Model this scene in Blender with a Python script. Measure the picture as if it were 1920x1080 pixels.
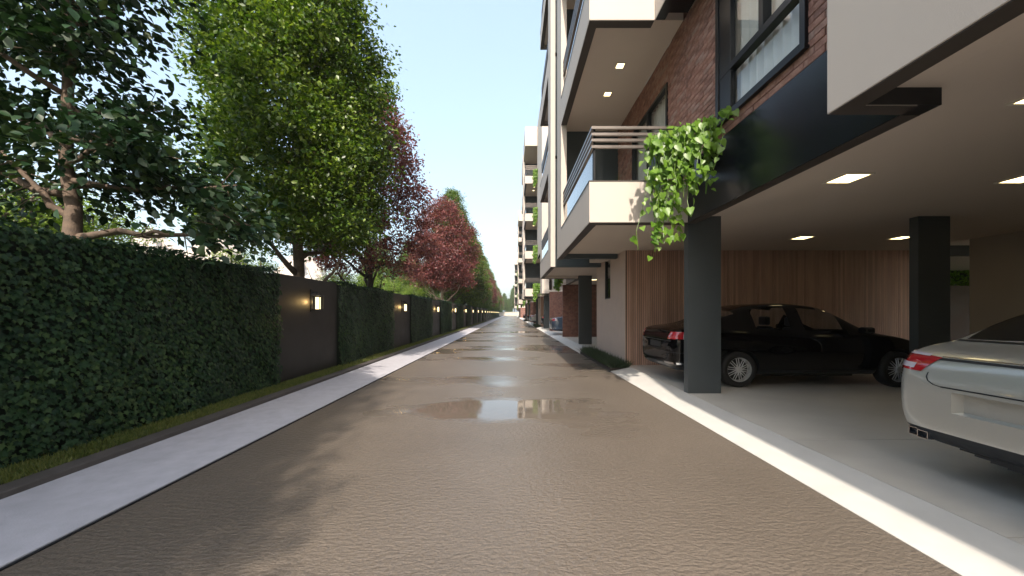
import bpy, bmesh, math, random
import numpy as np
from mathutils import Vector, Matrix
from mathutils.bvhtree import BVHTree

# ------------------------------------------------------------------ camera, sky, sun, exposure
for o in list(bpy.data.objects):
    bpy.data.objects.remove(o, do_unlink=True)
S = bpy.context.scene
COL = S.collection
cam_d = bpy.data.cameras.new('camera')
cam = bpy.data.objects.new('camera', cam_d); COL.objects.link(cam)
cam.location = (0, 0, 1.45); cam.rotation_euler = (math.radians(90), 0, 0)
cam_d.sensor_width = 36; cam_d.lens = 36*670/1920
cam_d.shift_x = 3/1920; cam_d.shift_y = 47/1920
cam_d.clip_start = 0.05; cam_d.clip_end = 3000
S.camera = cam

SUN_X, SUN_Y = 0.12, 1.09            # sideways and forward travel of sunlight per metre of fall
world = bpy.data.worlds.new("World"); S.world = world; world.use_nodes = True
wn = world.node_tree.nodes; wn.clear()
sky = wn.new('ShaderNodeTexSky'); sky.sky_type = 'NISHITA'; sky.sun_disc = False
sky.sun_elevation = math.atan(1/math.hypot(SUN_X, SUN_Y))
sky.sun_rotation = math.atan2(-SUN_X, -SUN_Y)
sky.altitude = 50; sky.air_density = 1.4; sky.dust_density = 4.5; sky.ozone_density = 1.5
bg = wn.new('ShaderNodeBackground'); bg.inputs['Strength'].default_value = 0.15
wo = wn.new('ShaderNodeOutputWorld')
veil = wn.new('ShaderNodeMix'); veil.data_type = 'RGBA'; veil.blend_type = 'ADD'; veil.inputs[0].default_value = 1.0
veil.inputs[7].default_value = (1.75, 2.2, 2.55, 1)          # constant haze colour added to brighten the whole sky evenly
world.node_tree.links.new(sky.outputs[0], veil.inputs[6]); world.node_tree.links.new(veil.outputs[2], bg.inputs[0]); world.node_tree.links.new(bg.outputs[0], wo.inputs[0])
sun_d = bpy.data.lights.new('sun', 'SUN'); sun_d.energy = 4.5; sun_d.angle = math.radians(0.9)
sun_d.color = (1.0, 0.90, 0.77)
sun = bpy.data.objects.new('sun', sun_d); COL.objects.link(sun)
sun.rotation_euler = Vector((SUN_X, SUN_Y, -1)).to_track_quat('-Z', 'Y').to_euler()
S.view_settings.view_transform = 'Standard'; S.view_settings.look = 'None'
S.view_settings.exposure = 0.60; S.view_settings.gamma = 1.0
S.view_settings.use_curve_mapping = False
S.render.engine = 'CYCLES'
S.cycles.max_bounces = 8; S.cycles.transparent_max_bounces = 12
S.cycles.volume_bounces = 0

# ------------------------------------------------------------------ helpers
R = random.Random(7)
NP = np.random.RandomState(11)
ORIG = {}

def tag(o, label=None, cat=None, group=None, kind=None):
    if label: o['label'] = label
    if cat: o['category'] = cat
    if group: o['group'] = group
    if kind: o['kind'] = kind
    return o

def thing(name, loc, label, cat, group=None):
    o = bpy.data.objects.new(name, None); COL.objects.link(o)
    o.location = loc; o.empty_display_size = 0.2
    ORIG[o.name] = Vector(loc)
    return tag(o, label, cat, group)

def link_mesh(name, me, parent=None, loc=None):
    o = bpy.data.objects.new(name, me); COL.objects.link(o)
    if parent is not None:
        o.parent = parent
        ORIG[o.name] = ORIG[parent.name]
    if loc is not None: o.location = loc
    return o

class MB:
    """collects geometry in world coordinates"""
    def __init__(s, yflip=None): s.v = []; s.f = []; s.m = []; s.yf = yflip; s.sm = False
    def add(s, vs, fs, mi=0):
        b = len(s.v)
        if s.yf is not None: vs = [(x, s.yf-y, z) for x, y, z in vs]; fs = [tuple(reversed(f)) for f in fs]
        s.v += [tuple(v) for v in vs]; s.f += [tuple(i+b for i in f) for f in fs]; s.m += [mi]*len(fs)
        return s
    def box(s, x0, x1, y0, y1, z0, z1, mi=0):
        return s.add([(x0,y0,z0),(x1,y0,z0),(x1,y1,z0),(x0,y1,z0),(x0,y0,z1),(x1,y0,z1),(x1,y1,z1),(x0,y1,z1)],
              [(0,3,2,1),(4,5,6,7),(0,1,5,4),(1,2,6,5),(2,3,7,6),(3,0,4,7)], mi)
    def quad(s, a, b, c, d, mi=0): return s.add([a,b,c,d], [(0,1,2,3)], mi)
    def tube(s, pts, rads, n=8, mi=0, cap=True):
        pts = [Vector(p) for p in pts]; vs = []; fs = []
        for i, p in enumerate(pts):
            d = (pts[min(i+1, len(pts)-1)] - pts[max(i-1, 0)]).normalized()
            a = d.orthogonal().normalized() if abs(d.z) < .9 else d.cross(Vector((0,1,0))).normalized()
            if i == 0: pa = a
            else:
                a = (pa - d*pa.dot(d)).normalized(); pa = a
            b = d.cross(a)
            for k in range(n):
                t = 2*math.pi*k/n
                vs.append(p + (a*math.cos(t) + b*math.sin(t))*rads[i])
        for i in range(len(pts)-1):
            for k in range(n):
                k2 = (k+1) % n
                fs.append((i*n+k, i*n+k2, (i+1)*n+k2, (i+1)*n+k))
        if cap:
            fs.append(tuple(reversed(range(n)))); fs.append(tuple((len(pts)-1)*n+k for k in range(n)))
        return s.add(vs, fs, mi)
    def lathe_y(s, prof, c, n=32, mi=0, closed=False):
        """prof list of (offset along y, radius) around axis y through c"""
        vs = []; fs = []
        for (dy, r) in prof:
            for k in range(n):
                t = 2*math.pi*k/n
                vs.append((c[0]+r*math.cos(t), c[1]+dy, c[2]+r*math.sin(t)))
        m = len(prof)
        for i in range(m if closed else m-1):
            j = (i+1) % m
            for k in range(n):
                k2 = (k+1) % n
                fs.append((i*n+k, i*n+k2, j*n+k2, j*n+k))
        return s.add(vs, fs, mi)
    def build(s, name, mats, parent=None, smooth=False, bevel=0, origin=None):
        o0 = ORIG[parent.name] if parent is not None else (Vector(origin) if origin else Vector((0,0,0)))
        me = bpy.data.meshes.new(name)
        me.from_pydata([(x-o0.x, y-o0.y, z-o0.z) for x, y, z in s.v], [], s.f)
        if not isinstance(mats, (list, tuple)): mats = [mats]
        for m in mats: me.materials.append(m)
        if len(mats) > 1: me.polygons.foreach_set('material_index', s.m)
        if smooth: me.polygons.foreach_set('use_smooth', [True]*len(me.polygons))
        me.update()
        o = link_mesh(name, me, parent)
        if parent is None: o.location = o0; ORIG[o.name] = o0
        if bevel:
            b = o.modifiers.new('bevel', 'BEVEL'); b.width = bevel; b.segments = 2; b.limit_method = 'ANGLE'
        return o

def copy_tree(o, off=None, loc=None, rz=None, parent=None, skip=()):
    c = o.copy(); COL.objects.link(c)
    if parent is not None: c.parent = parent
    if off is not None: c.location = o.location + Vector(off)
    if loc is not None: c.location = loc
    if rz is not None: c.rotation_euler.z = rz
    for ch in list(o.children):
        if ch.name.split('.')[0] in skip: continue
        copy_tree(ch, parent=c, skip=skip)
    return c

# ------------------------------------------------------------------ materials
def new_mat(name):
    m = bpy.data.materials.new(name); m.use_nodes = True
    nt = m.node_tree; nt.nodes.clear()
    out = nt.nodes.new('ShaderNodeOutputMaterial')
    return m, nt, out
def nd(nt, t, **kw):
    n = nt.nodes.new(t)
    for k, v in kw.items():
        if k.startswith('i_'):
            key = k[2:].replace('_', ' ')
            n.inputs[int(key) if key.isdigit() else key].default_value = v
        else: setattr(n, k, v)
    return n
def coords(nt, scale=(1,1,1), kind='Object'):
    tc = nd(nt, 'ShaderNodeTexCoord'); mp = nd(nt, 'ShaderNodeMapping')
    mp.inputs['Scale'].default_value = scale
    nt.links.new(tc.outputs[kind], mp.inputs[0]); return mp.outputs[0]
def ramp(nt, fac, stops):
    r = nd(nt, 'ShaderNodeValToRGB'); nt.links.new(fac, r.inputs[0])
    e = r.color_ramp.elements
    while len(e) < len(stops): e.new(0.5)
    for el, (p, c) in zip(e, stops): el.position = p; el.color = (*c, 1) if len(c) == 3 else c
    return r.outputs[0]
def mixc(nt, fac, a, b, mode='MIX'):
    m = nd(nt, 'ShaderNodeMix', data_type='RGBA', blend_type=mode)
    for i, x in ((0, fac), (6, a), (7, b)):
        if isinstance(x, bpy.types.NodeSocket): nt.links.new(x, m.inputs[i])
        else: m.inputs[i].default_value = x if i == 0 else (*x, 1) if len(x) == 3 else x
    return m.outputs[2]
def math_n(nt, op, a, b=0.0, clamp=False):
    m = nd(nt, 'ShaderNodeMath', operation=op, use_clamp=clamp)
    for i, x in ((0, a), (1, b)):
        if isinstance(x, bpy.types.NodeSocket): nt.links.new(x, m.inputs[i])
        else: m.inputs[i].default_value = x
    return m.outputs[0]

def paint(name, c, rough=.6, metal=0, var=.12, scale=2.0, bump=.0, bscale=60, coat=0, spec=.5, streak=False):
    m, nt, out = new_mat(name)
    p = nd(nt, 'ShaderNodeBsdfPrincipled'); nt.links.new(p.outputs[0], out.inputs[0])
    co = coords(nt, (1,1,.25) if streak else (1,1,1))
    n = nd(nt, 'ShaderNodeTexNoise', i_Scale=scale, i_Detail=6.0, i_Roughness=.65); nt.links.new(co, n.inputs[0])
    d = tuple(max(0, x*(1-var)) for x in c); l = tuple(x*(1+var) for x in c)
    nt.links.new(ramp(nt, n.outputs[0], [(.3, d), (.7, l)]), p.inputs['Base Color'])
    p.inputs['Metallic'].default_value = metal
    p.inputs['Specular IOR Level'].default_value = spec
    p.inputs['Coat Weight'].default_value = coat
    nt.links.new(ramp(nt, n.outputs[0], [(.3, (rough*.85,)*3), (.75, (min(1, rough*1.15),)*3)]), p.inputs['Roughness'])
    if bump:
        n2 = nd(nt, 'ShaderNodeTexNoise', i_Scale=bscale, i_Detail=4.0); nt.links.new(coords(nt), n2.inputs[0])
        b = nd(nt, 'ShaderNodeBump', i_Strength=bump, i_Distance=.01); nt.links.new(n2.outputs[0], b.inputs['Height'])
        nt.links.new(b.outputs[0], p.inputs['Normal'])
    return m

def glass_mat(name, tint, refl=1.0, rough=.02, base=.05):
    """thin glazing: see-through with a fresnel reflection"""
    m, nt, out = new_mat(name)
    t = nd(nt, 'ShaderNodeBsdfTransparent'); t.inputs[0].default_value = (*tint, 1)
    g = nd(nt, 'ShaderNodeBsdfGlossy'); g.inputs['Roughness'].default_value = rough
    lw = nd(nt, 'ShaderNodeLayerWeight', i_Blend=.5)
    f = math_n(nt, 'MULTIPLY', math_n(nt, 'POWER', lw.outputs['Facing'], 4.0), refl); f = math_n(nt, 'ADD', f, base, True)
    mx = nd(nt, 'ShaderNodeMixShader'); nt.links.new(f, mx.inputs[0])
    nt.links.new(t.outputs[0], mx.inputs[1]); nt.links.new(g.outputs[0], mx.inputs[2])
    nt.links.new(mx.outputs[0], out.inputs[0]); return m

def emit_mat(name, c, st):
    m, nt, out = new_mat(name)
    e = nd(nt, 'ShaderNodeEmission'); e.inputs[0].default_value = (*c, 1); e.inputs[1].default_value = st
    nt.links.new(e.outputs[0], out.inputs[0]); return m

def leaf_mat(name, cols, rough=.45, trans=.35, nscale=1.3, spec=.5):
    m, nt, out = new_mat(name)
    g = nd(nt, 'ShaderNodeNewGeometry')
    n = nd(nt, 'ShaderNodeTexNoise', i_Scale=nscale, i_Detail=3.0); nt.links.new(coords(nt), n.inputs[0])
    f = math_n(nt, 'MULTIPLY', g.outputs['Random Per Island'], .62)
    f2 = math_n(nt, 'MULTIPLY', n.outputs[0], .55)
    f = math_n(nt, 'ADD', f, f2, True)
    k = len(cols)
    c = ramp(nt, f, [(.12+.76*i/(k-1), cc) for i, cc in enumerate(cols)])
    p = nd(nt, 'ShaderNodeBsdfPrincipled'); nt.links.new(c, p.inputs['Base Color'])
    p.inputs['Roughness'].default_value = rough; p.inputs['Specular IOR Level'].default_value = spec
    t = nd(nt, 'ShaderNodeBsdfTranslucent')
    tc = mixc(nt, 1.0, c, (1.25, 1.35, .6), 'MULTIPLY'); nt.links.new(tc, t.inputs[0])
    mx = nd(nt, 'ShaderNodeMixShader'); mx.inputs[0].default_value = trans
    nt.links.new(p.outputs[0], mx.inputs[1]); nt.links.new(t.outputs[0], mx.inputs[2])
    nt.links.new(mx.outputs[0], out.inputs[0]); return m

M = {}
M['beige'] = paint('beige_render', (.50, .44, .39), .7, var=.035, scale=1.2, bump=.08, bscale=140, streak=True)
M['soffit'] = paint('soffit_paint', (.60, .53, .46), .75, var=.04, scale=1.0)
M['char'] = paint('charcoal_paint', (.007, .009, .012), .22, var=.15, scale=1.5, spec=.5)
M['column'] = paint('column_paint', (.050, .060, .066), .5, var=.12, scale=1.6, bump=.05)
M['trim'] = paint('brown_trim', (.045, .036, .030), .55, var=.1)
M['black'] = paint('black_metal', (.006, .007, .009), .35, var=.1, spec=.35)
M['teal'] = paint('slate_wall', (.040, .055, .062), .6, var=.12)
M['rail'] = paint('rail_metal', (.16, .14, .13), .35, metal=.6, var=.06)
M['glass'] = glass_mat('window_glass', (.94, .96, .97), 1.0, base=.06)
M['bglass'] = glass_mat('balcony_glass', (.90, .95, .96), 1.4, base=.03)
M['cglass'] = glass_mat('car_glass', (.80, .84, .86), .9, base=.02)
M['curtain'] = paint('curtain_cloth', (.72, .68, .60), .9, var=.05, scale=4)
M['cream'] = paint('cream_wall', (.40, .35, .30), .8, var=.04, scale=1.0)
M['panel'] = paint('dark_wall_panel', (.022, .020, .019), .55, var=.14, scale=1.8, bump=.06, bscale=90)
M['kerb'] = paint('kerb_stone', (.075, .065, .060), .75, var=.25, scale=6, bump=.25, bscale=70)
M['apron'] = paint('apron_concrete', (.56, .54, .51), .6, var=.06, scale=3, bump=.1, bscale=120)
M['pavement'] = paint('pavement_concrete', (.43, .42, .46), .8, var=.12, scale=5, bump=.2, bscale=90)
M['soil'] = paint('soil', (.03, .022, .016), .95, var=.3, scale=12, bump=.4)
M['bark'] = paint('bark', (.13, .092, .068), .9, var=.4, scale=9, bump=.6, bscale=40)
M['pbark'] = paint('pale_bark', (.34, .25, .19), .85, var=.3, scale=9, bump=.5, bscale=40)
M['dbark'] = paint('dark_bark', (.055, .042, .036), .9, var=.4, scale=9, bump=.6, bscale=40)
M['lamp_glow'] = emit_mat('lamp_glow', (1.0, .78, .38), 2.4)
M['ceil_glow'] = emit_mat('ceiling_light_glow', (1.0, .80, .40), 4.0)
M['white'] = paint('white_plastic', (.7, .66, .58), .5, var=.03)
M['chrome'] = paint('chrome', (.75, .76, .78), .12, metal=1, var=.03)
M['alloy'] = paint('alloy', (.70, .71, .73), .3, metal=.4, var=.03)
M['rubber'] = paint('rubber', (.012, .012, .013), .75, var=.2, scale=20)
M['plastic'] = paint('black_plastic', (.012, .014, .018), .5, var=.1)
M['seat'] = paint('seat_leather', (.03, .035, .045), .5, var=.1)
M['red'] = paint('red_lens', (.42, .012, .02), .06, coat=1, var=.12, scale=25)
M['wlens'] = paint('pale_lens', (.62, .55, .60), .08, coat=1, var=.05)
def car_paint(name, c, metal=.4, rough=.25):
    m, nt, out = new_mat(name)
    p = nd(nt, 'ShaderNodeBsdfPrincipled'); nt.links.new(p.outputs[0], out.inputs[0])
    n = nd(nt, 'ShaderNodeTexNoise', i_Scale=900.0, i_Detail=1.0); nt.links.new(coords(nt), n.inputs[0])
    nt.links.new(ramp(nt, n.outputs[0], [(.35, tuple(x*.85 for x in c)), (.65, tuple(x*1.12 for x in c))]), p.inputs['Base Color'])
    p.inputs['Metallic'].default_value = metal; p.inputs['Roughness'].default_value = rough
    p.inputs['Coat Weight'].default_value = 1.0; p.inputs['Coat Roughness'].default_value = .03
    if c[0] < .01: p.inputs['Specular IOR Level'].default_value = 0.0; p.inputs['Coat Weight'].default_value = .8
    return m
M['car_black'] = car_paint('black_car_paint', (.002, .002, .003), 0, .3)
M['car_silver'] = car_paint('silver_car_paint', (.50, .49, .45), .4, .30)
M['car_blue'] = car_paint('blue_car_paint', (.06, .10, .16), .3, .3)

# wet road
def road_mat():
    m, nt, out = new_mat('wet_road')
    L = nt.links
    p = nd(nt, 'ShaderNodeBsdfPrincipled'); L.new(p.outputs[0], out.inputs[0])
    # puddles: long in x, short in y
    n1 = nd(nt, 'ShaderNodeTexNoise', i_Scale=1.0, i_Detail=3.5, i_Roughness=.5)
    tc = nd(nt, 'ShaderNodeTexCoord'); mp = nd(nt, 'ShaderNodeMapping')
    mp.inputs['Scale'].default_value = (.20, .42, 1); mp.inputs['Location'].default_value = (3.35, 1.42, 0)
    L.new(tc.outputs['Object'], mp.inputs[0]); L.new(mp.outputs[0], n1.inputs[0])
    # one puddle lies in front of the camera
    sx = nd(nt, 'ShaderNodeSeparateXYZ'); L.new(tc.outputs['Object'], sx.inputs[0])
    dx = math_n(nt, 'DIVIDE', math_n(nt, 'ADD', sx.outputs[0], .45), 1.9)
    dy = math_n(nt, 'DIVIDE', math_n(nt, 'SUBTRACT', sx.outputs[1], 5.35), .62)
    nW = nd(nt, 'ShaderNodeTexNoise', i_Scale=1.6, i_Detail=4.0); L.new(coords(nt, (.6, 1.3, 1)), nW.inputs[0])
    d = math_n(nt, 'SQRT', math_n(nt, 'ADD', math_n(nt, 'POWER', dx, 2.0), math_n(nt, 'POWER', dy, 2.0)))
    d = math_n(nt, 'ADD', d, math_n(nt, 'MULTIPLY', math_n(nt, 'SUBTRACT', nW.outputs[0], .5), 1.5))
    blob = math_n(nt, 'MULTIPLY', math_n(nt, 'SUBTRACT', 1.45, d, True), .34, True)
    near = math_n(nt, 'MULTIPLY', math_n(nt, 'MULTIPLY', math_n(nt, 'SUBTRACT', 9.0, sx.outputs[1]), .5, True), .13, True)
    h = math_n(nt, 'SUBTRACT', math_n(nt, 'ADD', n1.outputs[0], blob), near)
    pud = ramp(nt, h, [(.50, (0,0,0)), (.64, (1,1,1))])
    # colour
    n2 = nd(nt, 'ShaderNodeTexNoise', i_Scale=.55, i_Detail=5.0, i_Roughness=.6); L.new(coords(nt), n2.inputs[0])
    n3 = nd(nt, 'ShaderNodeTexNoise', i_Scale=70.0, i_Detail=3.0); L.new(coords(nt), n3.inputs[0])
    c = ramp(nt, n2.outputs[0], [(.3, (.104, .084, .066)), (.7, (.155, .126, .101))])
    c = mixc(nt, .35, c, ramp(nt, n3.outputs[0], [(.3, (.065, .054, .044)), (.7, (.225, .188, .155))]))
    c = mixc(nt, math_n(nt, 'MULTIPLY', pud, .5), c, (.118, .100, .083))
    L.new(c, p.inputs['Base Color'])
    L.new(ramp(nt, pud, [(0, (.36,)*3), (.5, (.15,)*3), (1, (.015,)*3)]), p.inputs['Roughness'])
    p.inputs['IOR'].default_value = 1.5
    # ripples of the rough surface, stretched across the road
    n4 = nd(nt, 'ShaderNodeTexNoise', i_Scale=1.0, i_Detail=3.0, i_Roughness=.55, i_Distortion=.25)
    L.new(coords(nt, (21, 38, 1)), n4.inputs[0])
    b = nd(nt, 'ShaderNodeBump', i_Distance=.03)
    L.new(ramp(nt, pud, [(0, (.50,)*3), (.6, (.16,)*3), (1, (.004,)*3)]), b.inputs['Strength'])
    L.new(n4.outputs[0], b.inputs['Height']); L.new(b.outputs[0], p.inputs['Normal'])
    return m
M['road'] = road_mat()

def brick_mat(name, axis='y'):
    m, nt, out = new_mat(name)
    L = nt.links
    p = nd(nt, 'ShaderNodeBsdfPrincipled', i_Roughness=.85); L.new(p.outputs[0], out.inputs[0])
    tc = nd(nt, 'ShaderNodeTexCoord'); sx = nd(nt, 'ShaderNodeSeparateXYZ'); L.new(tc.outputs['Object'], sx.inputs[0])
    cx = nd(nt, 'ShaderNodeCombineXYZ'); L.new(sx.outputs[0 if axis == 'x' else 1], cx.inputs[0]); L.new(sx.outputs[2], cx.inputs[1])
    br = nd(nt, 'ShaderNodeTexBrick', i_Scale=1.0)
    br.inputs['Brick Width'].default_value = .25; br.inputs['Row Height'].default_value = .08
    br.inputs['Mortar Size'].default_value = .008; br.inputs['Bias'].default_value = 0
    br.inputs['Color1'].default_value = (.23, .085, .055, 1); br.inputs['Color2'].default_value = (.12, .048, .036, 1)
    br.inputs['Mortar'].default_value = (.20, .16, .14, 1)
    L.new(cx.outputs[0], br.inputs[0])
    n = nd(nt, 'ShaderNodeTexNoise', i_Scale=6.0, i_Detail=5.0); L.new(tc.outputs['Object'], n.inputs[0])
    c = mixc(nt, .5, br.outputs[0], ramp(nt, n.outputs[0], [(.3, (.08, .03, .025)), (.7, (.28, .14, .10))]))
    L.new(c, p.inputs['Base Color'])
    b = nd(nt, 'ShaderNodeBump', i_Strength=.6, i_Distance=.01); b.invert = True
    L.new(br.outputs[1], b.inputs['Height']); L.new(b.outputs[0], p.inputs['Normal'])
    return m
M['brick_y'] = brick_mat('brickwork_along_road', 'y'); M['brick_x'] = brick_mat('brickwork_across', 'x')
def single_brick_mat():
    m, nt, out = new_mat('brick_clay'); L = nt.links
    p = nd(nt, 'ShaderNodeBsdfPrincipled', i_Roughness=.85); L.new(p.outputs[0], out.inputs[0])
    oi = nd(nt, 'ShaderNodeObjectInfo'); g = nd(nt, 'ShaderNodeNewGeometry')
    f = math_n(nt, 'FRACT', math_n(nt, 'ADD', oi.outputs['Random'], g.outputs['Random Per Island']))
    c = ramp(nt, f, [(0, (.16, .070, .052)), (.4, (.34, .14, .09)), (.7, (.42, .20, .14)), (1, (.40, .28, .23))])
    n = nd(nt, 'ShaderNodeTexNoise', i_Scale=14.0, i_Detail=6.0, i_Roughness=.7); L.new(coords(nt), n.inputs[0])
    c = mixc(nt, .5, c, ramp(nt, n.outputs[0], [(.35, (.15, .07, .05)), (.65, (.50, .30, .24))]))
    L.new(c, p.inputs['Base Color'])
    b = nd(nt, 'ShaderNodeBump', i_Strength=.5, i_Distance=.006); L.new(n.outputs[0], b.inputs['Height']); L.new(b.outputs[0], p.inputs['Normal'])
    return m
M['brick'] = single_brick_mat()
M['mortar'] = paint('mortar', (.17, .13, .11), .95, var=.2, scale=12, bump=.3)

def wood_mat():
    m, nt, out = new_mat('wood_slats'); L = nt.links
    p = nd(nt, 'ShaderNodeBsdfPrincipled', i_Roughness=.5); L.new(p.outputs[0], out.inputs[0])
    g = nd(nt, 'ShaderNodeNewGeometry')
    n = nd(nt, 'ShaderNodeTexNoise', i_Scale=1.0, i_Detail=4.0); L.new(coords(nt, (14, 14, 1.2)), n.inputs[0])
    c = ramp(nt, n.outputs[0], [(.3, (.56, .34, .255)), (.7, (.72, .48, .38))])
    c = mixc(nt, math_n(nt, 'MULTIPLY', g.outputs['Random Per Island'], .5), c, (.26, .15, .10))
    L.new(c, p.inputs['Base Color']); return m
M['wood'] = wood_mat()
M['wback'] = paint('slat_backing', (.07, .045, .033), .8, var=.1)
M['paleslat'] = paint('pale_cladding', (.55, .44, .38), .6, var=.07, scale=3)

def floor_mat():
    m, nt, out = new_mat('garage_floor'); L = nt.links
    p = nd(nt, 'ShaderNodeBsdfPrincipled'); L.new(p.outputs[0], out.inputs[0])
    n = nd(nt, 'ShaderNodeTexNoise', i_Scale=1.3, i_Detail=7.0, i_Roughness=.62, i_Distortion=.5); L.new(coords(nt, (1, 1.8, 1)), n.inputs[0])
    L.new(ramp(nt, n.outputs[0], [(.3, (.56, .52, .465)), (.7, (.66, .62, .56))]), p.inputs['Base Color'])
    L.new(ramp(nt, n.outputs[0], [(.3, (.30,)*3), (.7, (.42,)*3)]), p.inputs['Roughness'])
    return m
M['floor'] = floor_mat()
M['ground'] = paint('ground_grass', (.07, .09, .03), .95, var=.4, scale=.6, bump=.5, bscale=30)
M['rock'] = paint('rock', (.46, .40, .35), .9, var=.3, scale=.15, bump=.8, bscale=1.2)

M['ivy'] = leaf_mat('ivy_leaves', [(.006, .020, .013), (.012, .036, .018), (.020, .054, .020), (.050, .090, .028)], .5, .15, 1.1, .35)
M['ivy_back'] = paint('ivy_backing', (.008, .016, .008), .9, var=.3)
M['magnolia'] = leaf_mat('broad_leaves', [(.006, .020, .011), (.011, .032, .015), (.020, .052, .020), (.055, .090, .030)], .45, .15, 1.0, .3)
M['green'] = leaf_mat('green_leaves', [(.012, .028, .006), (.036, .080, .010), (.085, .150, .016), (.20, .27, .035)], .38, .35, 1.0)
M['redl'] = leaf_mat('red_leaves', [(.050, .016, .026), (.110, .030, .040), (.19, .055, .055), (.29, .11, .10)], .42, .35, 1.0)
M['conif'] = leaf_mat('conifer_leaves', [(.040, .080, .010), (.085, .150, .018), (.15, .23, .027), (.22, .30, .04)], .6, .3, 2.0)
M['vine'] = leaf_mat('vine_leaves', [(.045, .105, .012), (.085, .185, .018), (.14, .26, .028), (.21, .33, .05)], .38, .4, 5.0)
M['grass'] = leaf_mat('grass_blades', [(.045, .070, .014), (.080, .115, .022), (.13, .15, .03), (.17, .18, .05)], .6, .3, 1.5)
M['mondo'] = leaf_mat('mondo_grass', [(.012, .024, .010), (.022, .042, .016), (.040, .065, .026)], .5, .2, 2.0)

# ------------------------------------------------------------------ leaf clouds (numpy)
def leaf_mesh(name, P, T, Nn, sc, template, faces, mat, O=(0,0,0)):
    """P positions, T tip directions, Nn approximate normals, sc sizes"""
    T = T/np.linalg.norm(T, axis=1, keepdims=True)
    B = np.cross(T, Nn); B /= np.linalg.norm(B, axis=1, keepdims=True)+1e-9
    N2 = np.cross(B, T)
    tp = np.array(template)                        # (k,3): side, along, up
    k = len(tp)
    V = (P[:,None,:] + sc[:,None,None]*(tp[None,:,0:1]*B[:,None,:] + tp[None,:,1:2]*T[:,None,:] + tp[None,:,2:3]*N2[:,None,:]))
    V = V.reshape(-1, 3) - np.array(O)
    n = len(P)
    me = bpy.data.meshes.new(name)
    nl = sum(len(f) for f in faces)
    idx = np.concatenate([np.array(f) for f in faces])
    allidx = (idx[None,:] + (np.arange(n)*k)[:,None]).ravel()
    starts = np.cumsum([0]+[len(f) for f in faces])[:-1]
    tot = np.array([len(f) for f in faces])
    me.vertices.add(len(V)); me.vertices.foreach_set('co', V.ravel().astype(np.float32))
    me.loops.add(len(allidx)); me.loops.foreach_set('vertex_index', allidx.astype(np.int32))
    me.polygons.add(n*len(faces))
    me.polygons.foreach_set('loop_start', (starts[None,:]+(np.arange(n)*nl)[:,None]).ravel().astype(np.int32))
    me.polygons.foreach_set('loop_total', np.tile(tot, n).astype(np.int32))
    me.update(calc_edges=True); me.validate()
    me.materials.append(mat)
    return me
T_SMALL = ([(0,0,0),(.30,.42,.06),(0,1,0),(-.30,.42,.06)], [(0,1,2),(0,2,3)])
T_BROAD = ([(0,0,0),(.24,.25,.06),(.30,.55,.08),(0,1,-.06),(-.30,.55,.08),(-.24,.25,.06),(0,.5,0)],
           [(0,1,6),(1,2,6),(2,3,6),(3,4,6),(4,5,6),(5,0,6)])
T_HEART = ([(0,.06,0),(.20,-.06,.03),(.40,.12,.07),(.36,.42,.07),(0,1,-.08),(-.36,.42,.07),(-.40,.12,.07),(-.20,-.06,.03),(0,.45,-.01)],
           [(0,1,8),(1,2,8),(2,3,8),(3,4,8),(4,5,8),(5,6,8),(6,7,8),(7,0,8)])
T_IVY = ([(0,0,0),(.34,-.05,.03),(.26,.22,.05),(.56,.42,.0),(.24,.52,.05),(0,1,-.05),(-.24,.52,.05),(-.56,.42,0),(-.26,.22,.05),(-.34,-.05,.03),(0,.4,.09)],
         [(0,1,10),(1,2,10),(2,3,10),(3,4,10),(4,5,10),(5,6,10),(6,7,10),(7,8,10),(8,9,10),(9,0,10)])
def rnd(n): return NP.normal(size=(n, 3))

# ================================================================== SETTING
def struct(name, mb, mat, **kw):
    o = mb.build(name, mat, **kw); o['kind'] = 'structure'; return o

g = MB(); g.quad((-700,-300,-.03),(700,-300,-.03),(700,1500,-.03),(-700,1500,-.03)); struct('ground', g, M['ground'])
RX0, RX1 = -2.86, 2.49
g = MB(); g.quad((RX0,-14,0),(RX1,-14,0),(RX1,185,0),(RX0,185,0)); struct('road', g, M['road'])
g = MB(); g.box(RX0-.025, RX0, -14, 185, -.02, .008); struct('road_edge_strip', g, M['char'])
# pavement slabs with fine joints far apart
pv = struct('pavement', MB().box(-3.92, RX0-.025, -14, 185, -.02, .016), M['pavement'])
kb = struct('kerb', MB().box(-4.11, -3.92, -14, 185, -.02, .066), M['kerb'], bevel=.008)
struct('verge', MB().box(-4.62, -4.11, -14, 185, -.02, .055), M['soil'])

# verge grass
def blades(name, x0, x1, y0, y1, z, n, hmin, hmax, w, mat, lean=.35):
    u = NP.rand(n)
    y = y0+(y1-y0)*u; x = x0+(x1-x0)*NP.rand(n)
    P = np.stack([x, y, np.full(n, z)], 1)
    T = np.stack([NP.normal(size=n)*lean, NP.normal(size=n)*lean, np.ones(n)], 1)
    sc = hmin+(hmax-hmin)*NP.rand(n)
    N = rnd(n); N[:,2] *= .1
    me = leaf_mesh(name, P, T, N, sc, [(-w,0,0),(w,0,0),(w*.7,.6,.08),(0,1,.25),(-w*.7,.6,.08)], [(0,1,2,4),(4,2,3)], mat)
    return link_mesh(name, me)
gr1 = blades('verge_grass', -4.52, -4.10, 1.5, 9, .05, 26000, .03, .065, .07, M['grass'])
tag(gr1, 'short green grass on the narrow verge below the near ivy wall', 'grass', kind='stuff')
gr2 = blades('verge_grass', -4.52, -4.10, 9, 60, .05, 36000, .04, .07, .12, M['grass'])
tag(gr2, 'short green grass on the verge running on beside the far wall', 'grass', kind='stuff')

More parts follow.
